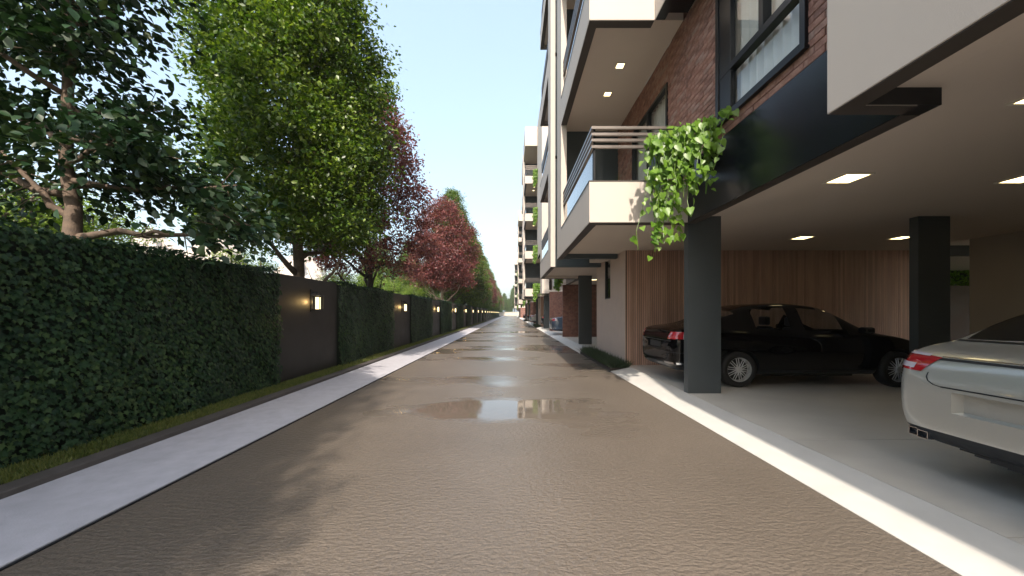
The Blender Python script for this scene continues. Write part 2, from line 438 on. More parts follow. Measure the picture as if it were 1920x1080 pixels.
# garage apron and floor
g = MB()
for (a, b) in [(-3, 8.9), (12.76, 34.9), (38.76, 60.9), (64.76, 112.9), (116.76, 150)]:
    g.add([(RX1,a,.004),(RX1,b,.004),(2.98,b,.1),(2.98,a,.1),(RX1,a,-.02),(RX1,b,-.02)],
          [(0,3,2,1),(0,1,5,4),(0,4,3) ,(1,2,5)])
struct('apron', g, M['apron'])
fl = struct('parking_floor', MB().box(2.985, 18, -8, 150, -.02, .092), M['mortar'])
for j in range(-2, 11):
    y0 = 2.15+1.67*j; y1 = y0+1.664
    if 8.9 < y0 and y1 < 12.8: continue
    for (xa, xb) in [(2.986, 6.99), (6.996, 10.9)]:
        MB().box(xa, xb, y0, y1, .06, .10).build('floor_slab', M['floor'], fl)
MB().box(2.986, 18, 20.53, 150, .06, .10).build('floor_slab', M['floor'], fl)
struct('planting_bed', MB().box(RX1, 2.975, 8.9, 12.76, -.02, .07), M['soil'])
md = blades('border_grass', 2.52, 2.95, 8.95, 12.7, .06, 5200, .14, .30, .028, M['mondo'], lean=.75)
tag(md, 'tuft border of dark grassy leaves at the foot of the pale slatted wall', 'ground cover', kind='stuff')
for k in (1, 2, 4):
    c = md.copy(); COL.objects.link(c); c.location.y += 26*k
    tag(c, ['', 'dark grassy border before the second apartment block', 'dark grassy border before the third apartment block', '',
            'dark grassy border before the farthest apartment block'][k], 'ground cover', kind='stuff')

# ================================================================== APARTMENT BUILDING
CY = 10.83; YF = 2*CY
FH = 3.36; ZB = 2.955; ZC = 3.08; TOPZ = ZB+4*FH; ROOF = 18.1
bld = thing('apartment_building', (2.98, CY, .1), 'nearest apartment block with brick wall, open garage and charcoal columns on the right', 'building',
            'apartment blocks along the right of the road')
def half(flip):
    yf = YF if flip else None
    def mb(): return MB(yf)
    def part(name, m, mat, parent=bld, **kw): return m.build(name, mat, parent, **kw)
    # balcony stack 5.93 .. 10.03
    for k in range(4):
        z = ZB+k*FH
        xr = 2.949 if k == 0 else 2.398
        m = mb(); m.box(1.31, xr, 5.93, 6.09, z, z+.68); m.box(1.31, 1.46, 6.09, 9.238, z, z+.68)
        part('balcony_parapet', m, M['beige'], bevel=.006)
        m = mb(); m.box(1.318, xr-.008, 5.938, 6.09, z-.008, z+.001); m.box(1.318, 1.46, 6.09, 10.02, z-.008, z+.001)
        part('edge_trim', m, M['trim'])
        m = mb(); m.box(1.302, xr, 5.922, 6.12, z+.68, z+.695); m.box(1.302, 1.49, 6.12, 9.236, z+.68, z+.695)
        part('parapet_cap', m, M['trim'])
        if k > 0:
            part('balcony_floor', mb().box(1.46, 2.948, 6.09, 9.82, z+.125, z+.25), M['soffit'])
        else:
            part('balcony_floor', mb().box(1.461, 2.948, 6.091, 9.82, ZC, z+.25), M['soffit'])
        # downlights below each upper floor
        if k > 0:
            for (lx, ly) in ((2.21, 7.2), (2.21, 8.13)):
                q = part('downlight', mb().box(lx-.07, lx+.07, ly-.07, ly+.07, z+.117, z+.124), M['ceil_glow'])
                mm = mb()
                for (a,b,c,d) in ((-.09,.09,-.09,-.07),(-.09,.09,.07,.09),(-.09,-.07,-.07,.07),(.07,.09,-.07,.07)):
                    mm.box(lx+a, lx+b, ly+c, ly+d, z+.112, z+.1245)
                part('frame', mm, M['white'], q)
        # railing
        rl = mb()
        xe = 2.93 if k == 0 else 2.39
        for zz in (4.24, 4.35, 4.45, 4.56):
            part('rail_bar', mb().box(1.40, xe, 5.985, 6.025, zz-.022+k*FH, zz+.022+k*FH), M['rail'])
            part('rail_bar', mb().box(1.36, 1.40, 5.985, 9.235, zz-.022+k*FH, zz+.022+k*FH), M['rail'])
        for px, py in ((1.404, 6.03), (xe-.05, 6.03), (1.404, 7.6), (1.404, 9.16)):
            part('rail_post', mb().box(px, px+.03, py, py+.03, z+.69, 4.575+k*FH), M['black'])
        part('glass_panel', mb().quad((1.39,6.05,z+.7),(1.39,9.15,z+.7),(1.39,9.15,4.2+k*FH),(1.39,6.05,4.2+k*FH)), M['bglass'])
        part('glass_panel', mb().quad((1.44,6.004,z+.7),(xe-.06,6.004,z+.7),(xe-.06,6.004,4.2+k*FH),(1.44,6.004,4.2+k*FH)), M['bglass'])
        # recessed end wall of the balcony
        part('end_wall', mb().box(1.46, 2.949, 9.82, 10.03, z+.25 if k else ZC-.12, z+.25+FH-.125), M['teal'])
        part('wall_niche', mb().box(2.1, 2.75, 9.80, 9.819, z+.70, z+1.35), M['black'])
    part('jamb_wall', mb().box(1.311, 1.459, 9.24, 10.03, ZB, TOPZ), M['beige'], bevel=.005)
    # top panel
    m = mb(); m.box(1.31, 2.9, 5.93, 10.03, TOPZ, ROOF); part('roof_parapet', m, M['beige'], bevel=.01)
    # shallow projecting block
    m = mb()
    m.box(2.40, 2.56, 1.2, 2.71, ZB, ZB+FH); m.box(2.56, 2.95, 2.585, 2.71, ZB, ZB+FH); m.box(2.56, 2.95, 1.2, 1.32, ZB, ZB+FH)
    part('projecting_wall', m, M['beige'], bevel=.005)
    m = mb(); m.box(2.408, 2.56, 1.208, 2.70, ZB-.008, ZB+.001); m.box(2.56, 2.95, 2.59, 2.70, ZB-.008, ZB+.001)
    part('edge_trim', m, M['trim'])
    m = mb()
    m.box(2.40, 2.56, 1.2, 5.929, ZB+FH+.001, ROOF); m.box(2.56, 3.2, 1.2, 1.32, ZB+FH+.001, ROOF)
    m.box(2.56, 3.2, 1.32, 5.929, ZB+FH+.126, ZB+FH+.25); m.box(2.56, 3.2, 1.32, 5.929, ROOF-.3, ROOF)
    part('projecting_wall', m, M['beige'], bevel=.005)
    m = mb(); m.box(2.408, 2.56, 1.208, 5.92, ZB+FH-.008, ZB+FH+.0005); m.box(2.56, 2.94, 2.72, 5.92, ZB+FH+.112, ZB+FH+.125)
    part('edge_trim', m, M['char'])
    # beams
    m = mb(); m.box(2.952, 3.115, 2.711, 5.99, ZB, 3.90); part('fascia_beam', m, M['char'])
    m = mb(); m.box(2.962, 3.105, 2.711, 5.99, ZB-.006, ZB+.001); part('edge_trim', m, M['trim'])
    m = mb(); m.box(2.57, 3.115, 2.58, 2.584, ZB, ZC); m.box(2.952, 3.115, 2.585, 2.711, ZB, ZC); part('cross_beam', m, M['black'])
    m = mb(); m.box(10.15, 14, 8.6, 8.8, 2.845, ZC-.001); part('cross_beam', m, M['char'])
    # columns
    for (a, b) in ((2.98, 3.54), (6.85, 7.39)):
        part('column', mb().box(a, b, 6.0, 6.14, .1, ZC-.001), M['column'], bevel=.006)
    # party wall and back wall
    part('party_wall', mb().box(2.98, 10.15, 1.2, 1.32, .1, ZC-.001), M['brick_x'])
    part('back_wall', mb().box(10.15, 10.27, 1.33, 7.9, .1, ZC-.001), M['cream'])
    # ceiling lights
    for (lx, ly) in ((4.02, 2.62), (4.06, 4.3), (6.2, 4.3), (8.4, 4.3), (4.1, 7.69), (6.28, 7.69), (8.42, 7.69), (6.2, 2.62)):
        q = part('ceiling_light', mb().box(lx-.14, lx+.14, ly-.14, ly+.14, ZC-.010, ZC-.002), M['ceil_glow'])
        mm = mb()
        for (a,b,c,d) in ((-.165,.165,-.165,-.14),(-.165,.165,.14,.165),(-.165,-.14,-.14,.14),(.14,.165,-.14,.14)):
            mm.box(lx+a, lx+b, ly+c, ly+d, ZC-.016, ZC-.001)
        part('frame', mm, M['white'], q)
    # slatted wall facing the bay
    part('slat_backing', mb().box(3.0, 10.6, 9.30, 9.42, .1, ZC-.001), M['wback'])
    m = mb(); x = 3.03
    while x < 10.58:
        m.box(x, x+.036, 9.268, 9.299, .1, ZC-.002); x += .0555
    o = part('slat', m, M['wood']); o['kind'] = 'stuff'
    # brick wall skin along the road, with window and door openings, per floor
    for k in range(4):
        z0 = (3.90 if k == 0 else ZB+k*FH+.25); z1 = ZB+(k+1)*FH+.12
        dz = k*FH
        ya, yb = (2.72, 9.819) if k == 0 else (5.935, 9.819)
        rects = []
        W = (3.54, 5.09, 4.10, 6.0)       # window y0 y1 z0 z1
        D = (6.7, 8.63, 3.21, 5.78)       # balcony door
        zlow = 3.205 if k == 0 else z0
        if k == 0:
            rects += [(2.72, 3.54, z0, z1), (3.54, 5.09, z0, W[2]), (3.54, 5.09, W[3], z1), (5.09, 6.0, z0, z1), (6.0, 6.7, zlow, z1)]
        else: rects += [(5.935, 6.7, z0, z1)]
        rects += [(6.7, 8.63, D[3]+dz, z1), (8.63, 9.819, zlow, z1)]
        if k == 0 and not flip:
            m = mb()
            for r in rects: m.box(2.962, 3.2, r[0], r[1], r[2], r[3])
            wl = part('brick_wall', m, M['mortar'])
            brick_cells.append((rects, wl))
        else:
            m = mb()
            for r in rects: m.box(2.95, 3.2, r[0], r[1], r[2], r[3])
            wl = part('brick_wall', m, M['brick_y'])
        # balcony door
        dr = D[0]; d1 = D[1]
        m = mb(); t = .06
        m.box(2.93, 3.02, dr, dr+t, 3.206+dz, D[3]+dz); m.box(2.93, 3.02, d1-t, d1, 3.206+dz, D[3]+dz)
        m.box(2.93, 3.02, dr+t, d1-t, D[3]+dz-t, D[3]+dz); m.box(2.93, 3.02, dr+t, d1-t, 3.206+dz, 3.206+t+dz)
        m.box(2.94, 3.01, (dr+d1)/2-.05, (dr+d1)/2+.05, 3.206+t+dz, D[3]+dz-t)
        q = part('balcony_door', m, M['black'])
        part('pane', mb().quad((2.973,dr+t,3.27+dz),(2.973,d1-t,3.27+dz),(2.973,d1-t,D[3]+dz-t),(2.973,dr+t,D[3]+dz-t)), M['glass'], q)
        cm = mb(); curtain(cm, 3.09, dr+.05, (d1), 3.22+dz, D[3]+dz-.03)
        part('curtain', cm, M['curtain'], q, smooth=True)
        if k == 0:
            t = .07
            m = mb(); y0, y1, a, b = W
            m.box(2.915, 3.06, y1-t, y1, a, b); m.box(2.915, 3.06, y0, y0+t, a, b)
            m.box(2.915, 3.06, y0+t, y1-t, a, a+t); m.box(2.915, 3.06, y0+t, y1-t, b-t, b)
            m.box(2.925, 3.03, y0+t, y1-t, 4.70, 4.79)
            m.box(2.926, 3.028, 4.14, 4.22, 4.79, b-t)
            m.box(2.93, 3.0, 4.76, y1-t, a+t, b-t)
            q = part('window', m, M['black'], bevel=.004)
            part('pane', mb().quad((2.978,y0+t,a+t),(2.978,y1-t,a+t),(2.978,y1-t,b-t),(2.978,y0+t,b-t)), M['glass'], q)
            cm = mb(); curtain(cm, 3.10, y0, y1, a+.02, b)
            part('curtain', cm, M['curtain'], q, smooth=True)
            part('sill', mb().box(2.895, 2.96, y0-.02, y1+.02, a-.035, a-.001), M['black'], q)
def curtain(m, x, y0, y1, z0, z1):
    n = int((y1-y0)/.02)
    vs = []; fs = []
    for i in range(n+1):
        y = y0+(y1-y0)*i/n
        w = .030*math.sin(y*2*math.pi/.145+.6*math.sin(y*3.1)) + .012*math.sin(y*2*math.pi/.061)
        vs += [(x+w, y, z0), (x+w, y, z1)]
    for i in range(n): fs.append((2*i, 2*i+2, 2*i+3, 2*i+1))
    m.add(vs, fs)
brick_cells = []
half(False); half(True)
# shared middle
m = MB(); m.box(2.40, 2.56, -3.4, 1.195, ZB, ROOF); m.box(2.56, 3.6, -3.4, -3.2, ZB, ROOF); m.box(2.56, 3.6, -3.2, 1.19, ZC, ZC+.2)  # unseen wall, added towards the camera to cast the apron's shadow edge
m.build('added_shade_wall', M['beige'], bld)
MB().box(3.116, 20, 1.2, 20.46, ZC, ZC+.125).build('ceiling_slab', M['soffit'], bld)
MB().box(2.949, 3.116, 5.992, YF-5.992, ZC, ZC+.124).build('ceiling_slab', M['soffit'], bld)
MB().box(2.951, 3.116, 1.2, 2.58, ZC, ZC+.124).build('ceiling_slab', M['soffit'], bld)
MB().box(2.951, 3.116, YF-2.58, YF-1.2, ZC, ZC+.124).build('ceiling_slab', M['soffit'], bld)
MB().box(2.57, 2.95, 1.32, 2.58, ZC, ZC+.125).build('ceiling_slab', M['soffit'], bld)
MB().box(2.57, 2.95, YF-2.58, YF-1.32, ZC, ZC+.125).build('ceiling_slab', M['soffit'], bld)
MB().box(2.57, 2.949, 10.031, YF-10.031, ZC, ZC+.125).build('ceiling_slab', M['soffit'], bld)
MB().box(3.2, 20, 1.2, 20.46, ZC+.126, ROOF).build('core_wall', M['cream'], bld)
m = MB(); m.box(3.0, 3.10, 9.43, 10.63, .1, ZC-.001); m.box(3.0, 3.10, 11.30, 12.23, .1, ZC-.001); m.box(3.0, 3.10, 10.63, 11.30, .1, 1.88)
m.build('side_wall', M['paleslat'], bld)
m = MB(); y = 9.30
while y < 12.33:
    if y > 10.60 and y < 11.30: m.box(2.978, 3.0, y, y+.07, .1, 1.88)
    else: m.box(2.978, 3.0, y, y+.07, .1, ZC-.002)
    y += .08
o = m.build('pale_slat', M['paleslat'], bld); o['kind'] = 'stuff'
m = MB(); m.box(2.99, 3.09, 10.64, 10.68, 1.88, ZC-.01); m.box(2.99, 3.09, 11.25, 11.29, 1.88, ZC-.01); m.box(2.99, 3.09, 10.68, 11.25, 1.88, 1.92)
q = m.build('slot_window', M['black'], bld); MB().box(3.03, 3.036, 10.68, 11.25, 1.92, ZC-.01).build('pane', M['glass'], q)
MB().box(3.3, 3.35, 9.43, 12.2, .1, ZC-.002).build('inner_wall', M['char'], bld)
MB().box(2.40, 3.2, 10.031, YF-10.031, ZC+.126, ROOF).build('stair_wall', M['teal'], bld)

# individual bricks in the wall nearest the camera
bme = bpy.data.meshes.new('brick')
_b = MB().box(-.006, .012, 0, .238, 0, .068)
bme.from_pydata(_b.v, [], _b.f); bme.materials.append(M['brick']); bme.update()
cells = []
for rects, wl in brick_cells:
    for (a, b, c, d) in rects:
        r0 = int(math.floor((c-3.2)/.078)); r1 = int(math.ceil((d-3.2)/.078))
        for r in range(r0, r1+1):
            z = 3.2+r*.078+.005
            z0 = max(z, c+.002); z1 = min(z+.068, d-.002)
            if z1-z0 < .015: continue
            off = .124 if r % 2 else 0
            k0 = int(math.floor((a-off)/.248)); k1 = int(math.ceil((b-off)/.248))
            for kk in range(k0, k1+1):
                y0 = max(off+kk*.248+.005, a+.002); y1 = min(off+kk*.248+.243, b-.002)
                if y1-y0 < .02: continue
                full = (y1-y0) > .236 and (z1-z0) > .067
                cells.append((y0, y1, z0, z1, full))
    cells.sort(key=lambda t: t[0])
    cnt = 0; rest = MB()
    for (y0, y1, z0, z1, full) in cells:
        pr = R.uniform(-.003, .004)
        if z0 < 6.28 and y0 > 2.75 and z0 < 1.45+.876*y0+.1 and cnt < 300:
            o = link_mesh('brick', bme, wl); o.location = Vector((2.956+pr, y0, z0)) - ORIG[wl.name]
            o.scale = (1, (y1-y0)/.238, (z1-z0)/.068); cnt += 1
        else: rest.box(2.950+pr, 2.968, y0, y1, z0, z1)
    o = rest.build('brick', M['brick'], wl); o['kind'] = 'stuff'

# far blocks
far_labels = {1: 'second apartment block with vines on its stacked balconies, beyond the gap',
              2: 'third apartment block, its stacked balconies just left of the second block',
              4: 'farthest pale apartment block near the vanishing end of the road'}
for k in (1, 2, 4):
    c = copy_tree(bld, off=(0, 26*k, 0), skip=('added_shade_wall',))
    c['label'] = far_labels[k]
    for ch in list(c.children):
        if ch.name.startswith('brick_wall'):
            for b in list(ch.children): bpy.data.objects.remove(b, do_unlink=True)
            ch.data = ch.data.copy() if ch.data.materials[0] == M['mortar'] else ch.data
            if ch.data.materials[0] == M['mortar']: ch.data.materials[0] = M['brick_y']

# rear garden wall and hedge seen through the garage
MB().box(11.5, 22, 13.2, 13.4, 0, 2.46).build('garden_wall', M['wback'], None)
tag(bpy.data.objects['garden_wall'], 'brown garden wall glimpsed at the back of the open garage', 'wall')

# ================================================================== BOUNDARY WALL: panels, ivy, lamps
words = ['first','second','third','fourth','fifth','sixth','seventh','eighth','ninth','tenth','eleventh','twelfth','thirteenth',
         'fourteenth','fifteenth','sixteenth','seventeenth','eighteenth','nineteenth','twentieth','twenty-first','twenty-second']
PX = -4.54; NPAN = 20
panel_me = None
for i in range(NPAN):
    y0 = 6.96+6.8*i
    if i == 0:
        pn = MB().box(PX-.2, PX, 0, 2.38, 0, 2.23).build('wall_panel', M['panel'], None, bevel=.01)
    else:
        pn = pn.copy(); COL.objects.link(pn)
    pn.location = (0, y0, 0)
    tag(pn, 'smooth dark brown wall panel, %s along the left wall counted from the camera' % words[i], 'wall panel', 'dark panels in the left wall')

def ivy_leaves(y0, y1, dens, smin, smax, O):
    A = (y1-y0)*2.2
    n = int(A*dens)
    y = y0+(y1-y0)*NP.rand(n); z = .06+2.2*NP.rand(n)
    bulge = .05*np.sin(y*1.7+z*1.3)+.04*np.sin(y*3.9-z*2.2+1)+.02*np.sin(y*9.0+z*7)
    x = -4.52+bulge*.6+.05*NP.rand(n)
    P = np.stack([x, y, z], 1)
    T = np.stack([.35+.25*NP.rand(n), NP.normal(size=n)*.45, -np.ones(n)], 1)
    N = np.stack([np.ones(n), NP.normal(size=n)*.25, .45+NP.normal(size=n)*.2], 1)
    nt = int((y1-y0)*dens*.32)
    yt = y0+(y1-y0)*NP.rand(nt)
    Pt = np.stack([-4.86+.40*NP.rand(nt), yt, 2.22+.06*NP.rand(nt)+.03*np.sin(yt*3)], 1)
    Tt = rnd(nt); Tt[:,2] *= .35; Tt[:,0] += .3
    Nt = rnd(nt)*.4; Nt[:,2] += 1
    P = np.concatenate([P, Pt]); T = np.concatenate([T, Tt]); N = np.concatenate([N, Nt])
    return P, T, N, smin+(smax-smin)*NP.rand(len(P))
# near stretch
root = thing('ivy_wall', (-4.7, 3.5, 0), 'ivy covered wall nearest the camera, left of the first dark panel', 'ivy wall', 'ivy stretches of the left wall')
MB().box(-4.86, -4.56, -.5, 6.95, 0, 2.20).build('wall_core', M['ivy_back'], root)
P, T, N, s = ivy_leaves(-.5, 6.95, 1250, .036, .068, None)
vis = np.where((P[:,1] > 3.1) & (P[:,0] > -4.50) & (P[:,2] < 2.2))[0]
pick = vis[np.argsort(P[vis,1])][:2800:10][:280]
mask = np.ones(len(P), bool); mask[pick] = False
me = leaf_mesh('leaf', P[mask], T[mask], N[mask], s[mask], *T_IVY, M['ivy'], O=ORIG[root.name])
o = link_mesh('leaf', me, root); o['kind'] = 'stuff'
one = leaf_mesh('leaf', np.zeros((1,3)), np.array([[0,1.,0]]), np.array([[0,0,1.]]), np.ones(1), *T_IVY, M['ivy'])
def place_leaf(me1, name, parent, p, t, n, s):
    t = Vector(t).normalized(); n = Vector(n); b = t.cross(n).normalized(); n2 = b.cross(t)
    o = link_mesh(name, me1, parent)
    mt = Matrix((( b.x, t.x, n2.x, 0), (b.y, t.y, n2.y, 0), (b.z, t.z, n2.z, 0), (0,0,0,1)))
    o.matrix_local = Matrix.Translation(Vector(p)-ORIG[parent.name]) @ mt @ Matrix.Scale(s, 4)
    return o
for i in pick: place_leaf(one, 'leaf', root, P[i]+np.array([.012,0,0]), T[i], N[i], s[i]*1.05)
# further stretches
P, T, N, s = ivy_leaves(0, 4.4, 800, .045, .080, None)
r2 = thing('ivy_wall', (-4.7, 0, 0), 'x', 'ivy wall', 'ivy stretches of the left wall')
me = leaf_mesh('leaf', P, T, N, s, *T_IVY, M['ivy'], O=ORIG[r2.name])
o = link_mesh('leaf', me, r2); o['kind'] = 'stuff'
MB().box(-4.86, -4.56, 0, 4.4, 0, 2.20).build('wall_core', M['ivy_back'], r2)
for i in range(NPAN):
    y0 = 9.35+6.8*i
    c = r2 if i == 0 else copy_tree(r2)
    c.location = (-4.7, y0, 0)
    c['label'] = 'ivy covered stretch of wall just beyond the %s dark panel' % words[i]

# wall lamps
def make_lamp(label, y):
    r = thing('wall_lamp', (PX, 0, 1.735), label, 'wall lamp', 'lit lanterns on the left wall')
    x = PX; z = 1.735
    MB().box(x, x+.025, -.055, .055, z-.25, z+.25).build('back_plate', M['black'], r, bevel=.003)
    m = MB(); m.box(x+.025, x+.16, -.012, .012, z+.17, z+.195); m.box(x+.135, x+.16, -.012, .012, z+.135, z+.17)
    m.build('arm', M['black'], r)
    MB().box(x+.045, x+.255, -.105, .105, z+.11, z+.135).build('cap', M['black'], r, bevel=.003)
    MB().box(x+.055, x+.245, -.095, .095, z-.22, z-.195).build('base', M['black'], r, bevel=.003)
    m = MB()
    for a in (x+.062, x+.226):
        for b in (-.088, .076): m.box(a, a+.012, b, b+.012, z-.195, z+.11)
    m.build('frame', M['black'], r)
    MB().box(x+.115, x+.19, -.040, .040, z-.195, z+.075).build('glowing_diffuser', M['lamp_glow'], r)
    MB().box(x+.025, x+.05, -.03, .03, z-.05, z+.0).build('bracket', M['black'], r)
    return r
lamp = make_lamp('lit wall lamp on the first dark panel, nearest the camera', 0)
lamps = [lamp]
for i in range(NPAN):
    c = lamp if i == 0 else copy_tree(lamp)
    c.location.y = 8.15+6.8*i
    if i: c['label'] = 'lit wall lamp on the %s dark panel of the left wall' % words[i]
for i in range(5):
    ld = bpy.data.lights.new('lamp_bulb', 'POINT'); ld.energy = 3.0; ld.color = (1, .62, .22); ld.shadow_soft_size = .05
    lo = bpy.data.objects.new('lamp_bulb', ld); COL.objects.link(lo); lo.location = (PX+.075, 8.15+6.8*i-.12, 1.70)

# ================================================================== TREES
def limb(m, a, b, r0, r1, sag=0, n=5, jit=.05, nn=7):
    a = Vector(a); b = Vector(b); pts = []; rad = []
    L = (b-a).length
    for i in range(n+1):
        t = i/n
        p = a.lerp(b, t)
        if 0 < i < n: p += Vector((R.uniform(-1,1), R.uniform(-1,1), R.uniform(-1,1)))*jit*L
        p.z += sag*L*math.sin(math.pi*t)
        pts.append(p); rad.append(r0+(r1-r0)*t)
    m.tube(pts, rad, nn)
    return pts
def crown_tree(name, H, z0, prof, ncl, per, leaf, lmat, bmat, trunk_r, clump=.42, stretch=1.2, tmpl=T_SMALL, seed=1, nlimb=14, hollow=.55, droop=-.15, label='', cat='tree', fork=1.6, lean=0):
    """prof(t)-> radius of crown at relative height t in 0..1 between z0 and H"""
    global R, NP
    R = random.Random(seed); NP = np.random.RandomState(seed)
    r = thing(name, (0,0,0), label, cat)
    m = MB()
    tp = limb(m, (0,0,-.1), (lean, 0, H*.93), trunk_r, .02, jit=.008, n=9, nn=10)
    for i in range(nlimb):
        t = i/nlimb
        zb = fork + (H*.72-fork)*t
        zt = min(zb + R.uniform(1.0, 2.2)*(1-.4*t), H*.97)
        ang = i*2.4+R.uniform(-.4,.4)
        rr = prof(min(1, max(0, (zt-z0)/(H-z0))))*R.uniform(.6,.92)
        bx = lean*zb/H
        e = (bx+rr*math.cos(ang), rr*math.sin(ang), zt)
        pts = limb(m, (bx,0,zb), e, trunk_r*(.55-.38*t), .012, sag=-.06, jit=.035, n=5, nn=6)
        for _ in range(3):
            q = pts[R.randint(2, 4)]
            e2 = q + Vector((R.uniform(-1,1), R.uniform(-1,1), R.uniform(.1,.9)))*R.uniform(.5,1.1)
            limb(m, q, e2, .018, .005, n=3, nn=4)
    m.build('trunk', bmat, r, smooth=True)
    # clumps
    C = []
    while len(C) < ncl:
        t = NP.rand(); a = NP.rand()*2*np.pi
        pr = prof(t)
        if NP.rand() > pr/ (max(prof(x/10) for x in range(11))): continue
        u = hollow + (1-hollow)*NP.rand()**.6 if NP.rand() < .72 else NP.rand()
        lob = 1 + .16*math.sin(3*a+t*9+seed) + .10*math.sin(5*a-13*t)
        rr = pr*u*lob
        C.append((lean*t+rr*math.cos(a), rr*math.sin(a), z0+(H-z0)*t + NP.normal()*.1, math.cos(a), math.sin(a)))
    C = np.array(C)
    n = ncl*per
    ci = np.repeat(np.arange(ncl), per)
    size = clump*(.6+.8*NP.rand(ncl))
    off = NP.normal(size=(n,3))*size[ci][:,None]*np.array([1,1,.62])
    out = np.stack([C[ci,3], C[ci,4], np.zeros(n)], 1)
    along = NP.rand(n)*size[ci]*stretch
    P = C[ci,:3] + off + out*along[:,None] + np.array([0,0,1])*(along*.25)[:,None]
    keep = P[:,2] > z0-.35
    P = P[keep]; out = out[keep]; n = len(P)
    T = out*.7 + rnd(n)*.75; T[:,2] += droop
    N = rnd(n)*.55; N[:,2] += .8; N += out*.35
    s = leaf*(.65+.6*NP.rand(n))
    me = leaf_mesh('crown', P, T, N, s, *tmpl, lmat)
    o = link_mesh('crown', me, r); o['kind'] = 'stuff'
    return r
def p_oval(R0, lo=.45, pw=.8):
    return lambda t: R0*(max(0.0, math.sin(math.pi*(lo*.5+t*(1-lo*.5)))**pw if t < 1 else 0.0) if t > .0 else R0*.4/R0)
green = crown_tree('green_tree', 13.4, 3.4, lambda t: 2.28*(math.sin(math.pi*(.28+t*.70))**.75)*(1-.22*t), 1250, 100, .118, M['green'], M['bark'], .17, clump=.22, stretch=.7, seed=3, nlimb=18, label='x')
red = crown_tree('red_tree', 11.2, 3.1, p_oval(2.4, .5, .85), 560, 62, .13, M['redl'], M['dbark'], .14, clump=.21, stretch=.7, seed=8, nlimb=20, hollow=.4, label='x')
red2 = crown_tree('red_tree', 10.4, 3.3, p_oval(2.5, .5, .7), 760, 70, .13, M['redl'], M['pbark'], .15, clump=.22, stretch=.7, seed=21, nlimb=18, hollow=.45, label='x')
green2 = crown_tree('green_tree', 11.2, 2.2, p_oval(2.4, .6, .6), 900, 90, .14, M['green'], M['dbark'], .16, clump=.22, stretch=.7, seed=33, nlimb=16, label='x')

row = [(9.93, green, -5.9, 0, 'tall bright green tree with forked brown trunk behind the first dark wall panel', 1),
       (15.3, red, -6.1, 1.0, 'tall purple-red tree with thin dark trunk right of the big green tree', 1.03),
       (31.6, red2, -6.0, 4.0, 'red tree with pale forked trunk showing above the wall', 1.12),
       (38, green, -6.2, 2.0, 'green tree rising just behind the red tree with the pale forked trunk', 1.08),
       (45.5, green2, -6.1, 3.0, 'rounded green tree in the middle of the row', 1.12),
       (51.5, red, -5.7, 5.0, 'small looking red tree between green trees halfway down the row', .95),
       (56.5, green, -6.3, 5.0, 'green tree just beyond the halfway red tree', 1.02)]
for (y, src, x, rz, lab, sc) in row:
    c = src if src['label'] == 'x' and src.location.y == 0 else copy_tree(src)
    c.location = (x, y, 0); c.rotation_euler.z = rz; c.scale = (sc, sc, sc)
    c['label'] = lab; c['group'] = 'trees behind the left wall'
seq = [green, green2, red2, green, red, green2]
y = 64; i = 0
while y < 190:
    src = seq[i % 6]
    c = copy_tree(src, loc=(-6.2+R.uniform(-.2,.2), y, 0), rz=R.uniform(0,6))
    sc = R.uniform(.9, 1.12); c.scale = (sc, sc, sc)
    c['label'] = '%s tree far down the left row, %s beyond the halfway red tree' % ('red' if 'red' in src.name else 'green', words[i])
    c['group'] = 'trees behind the left wall'
    y += 7.2+R.uniform(-.6,.9); i += 1
# second row, deeper behind the wall
for j, (x, y, src) in enumerate([(-14, 38, green2), (-13, 46, green), (-13, 55, green2)]):
    c = copy_tree(src, loc=(x, y, 0), rz=j*1.3); sc = .8; c.scale = (sc, sc, sc)
    c['label'] = '%s tree standing deeper behind the left wall, %s of the rear trees' % ('red' if 'red' in src.name else 'green', words[j])
    c['group'] = 'rear trees behind the left wall'
# trees behind the camera whose shade falls on pavement and road
for j, (x, y, sc) in enumerate([(-5.2, -4.4, 1.0), (-5.0, -10.8, 1.12)]):
    c = copy_tree(green2, loc=(x, y, 0), rz=1+j*2); c.scale = (sc, sc, sc)
    c['label'] = 'green tree of the left row standing %s behind the camera' % ('just', 'farther')[j]; c['group'] = 'trees behind the left wall'

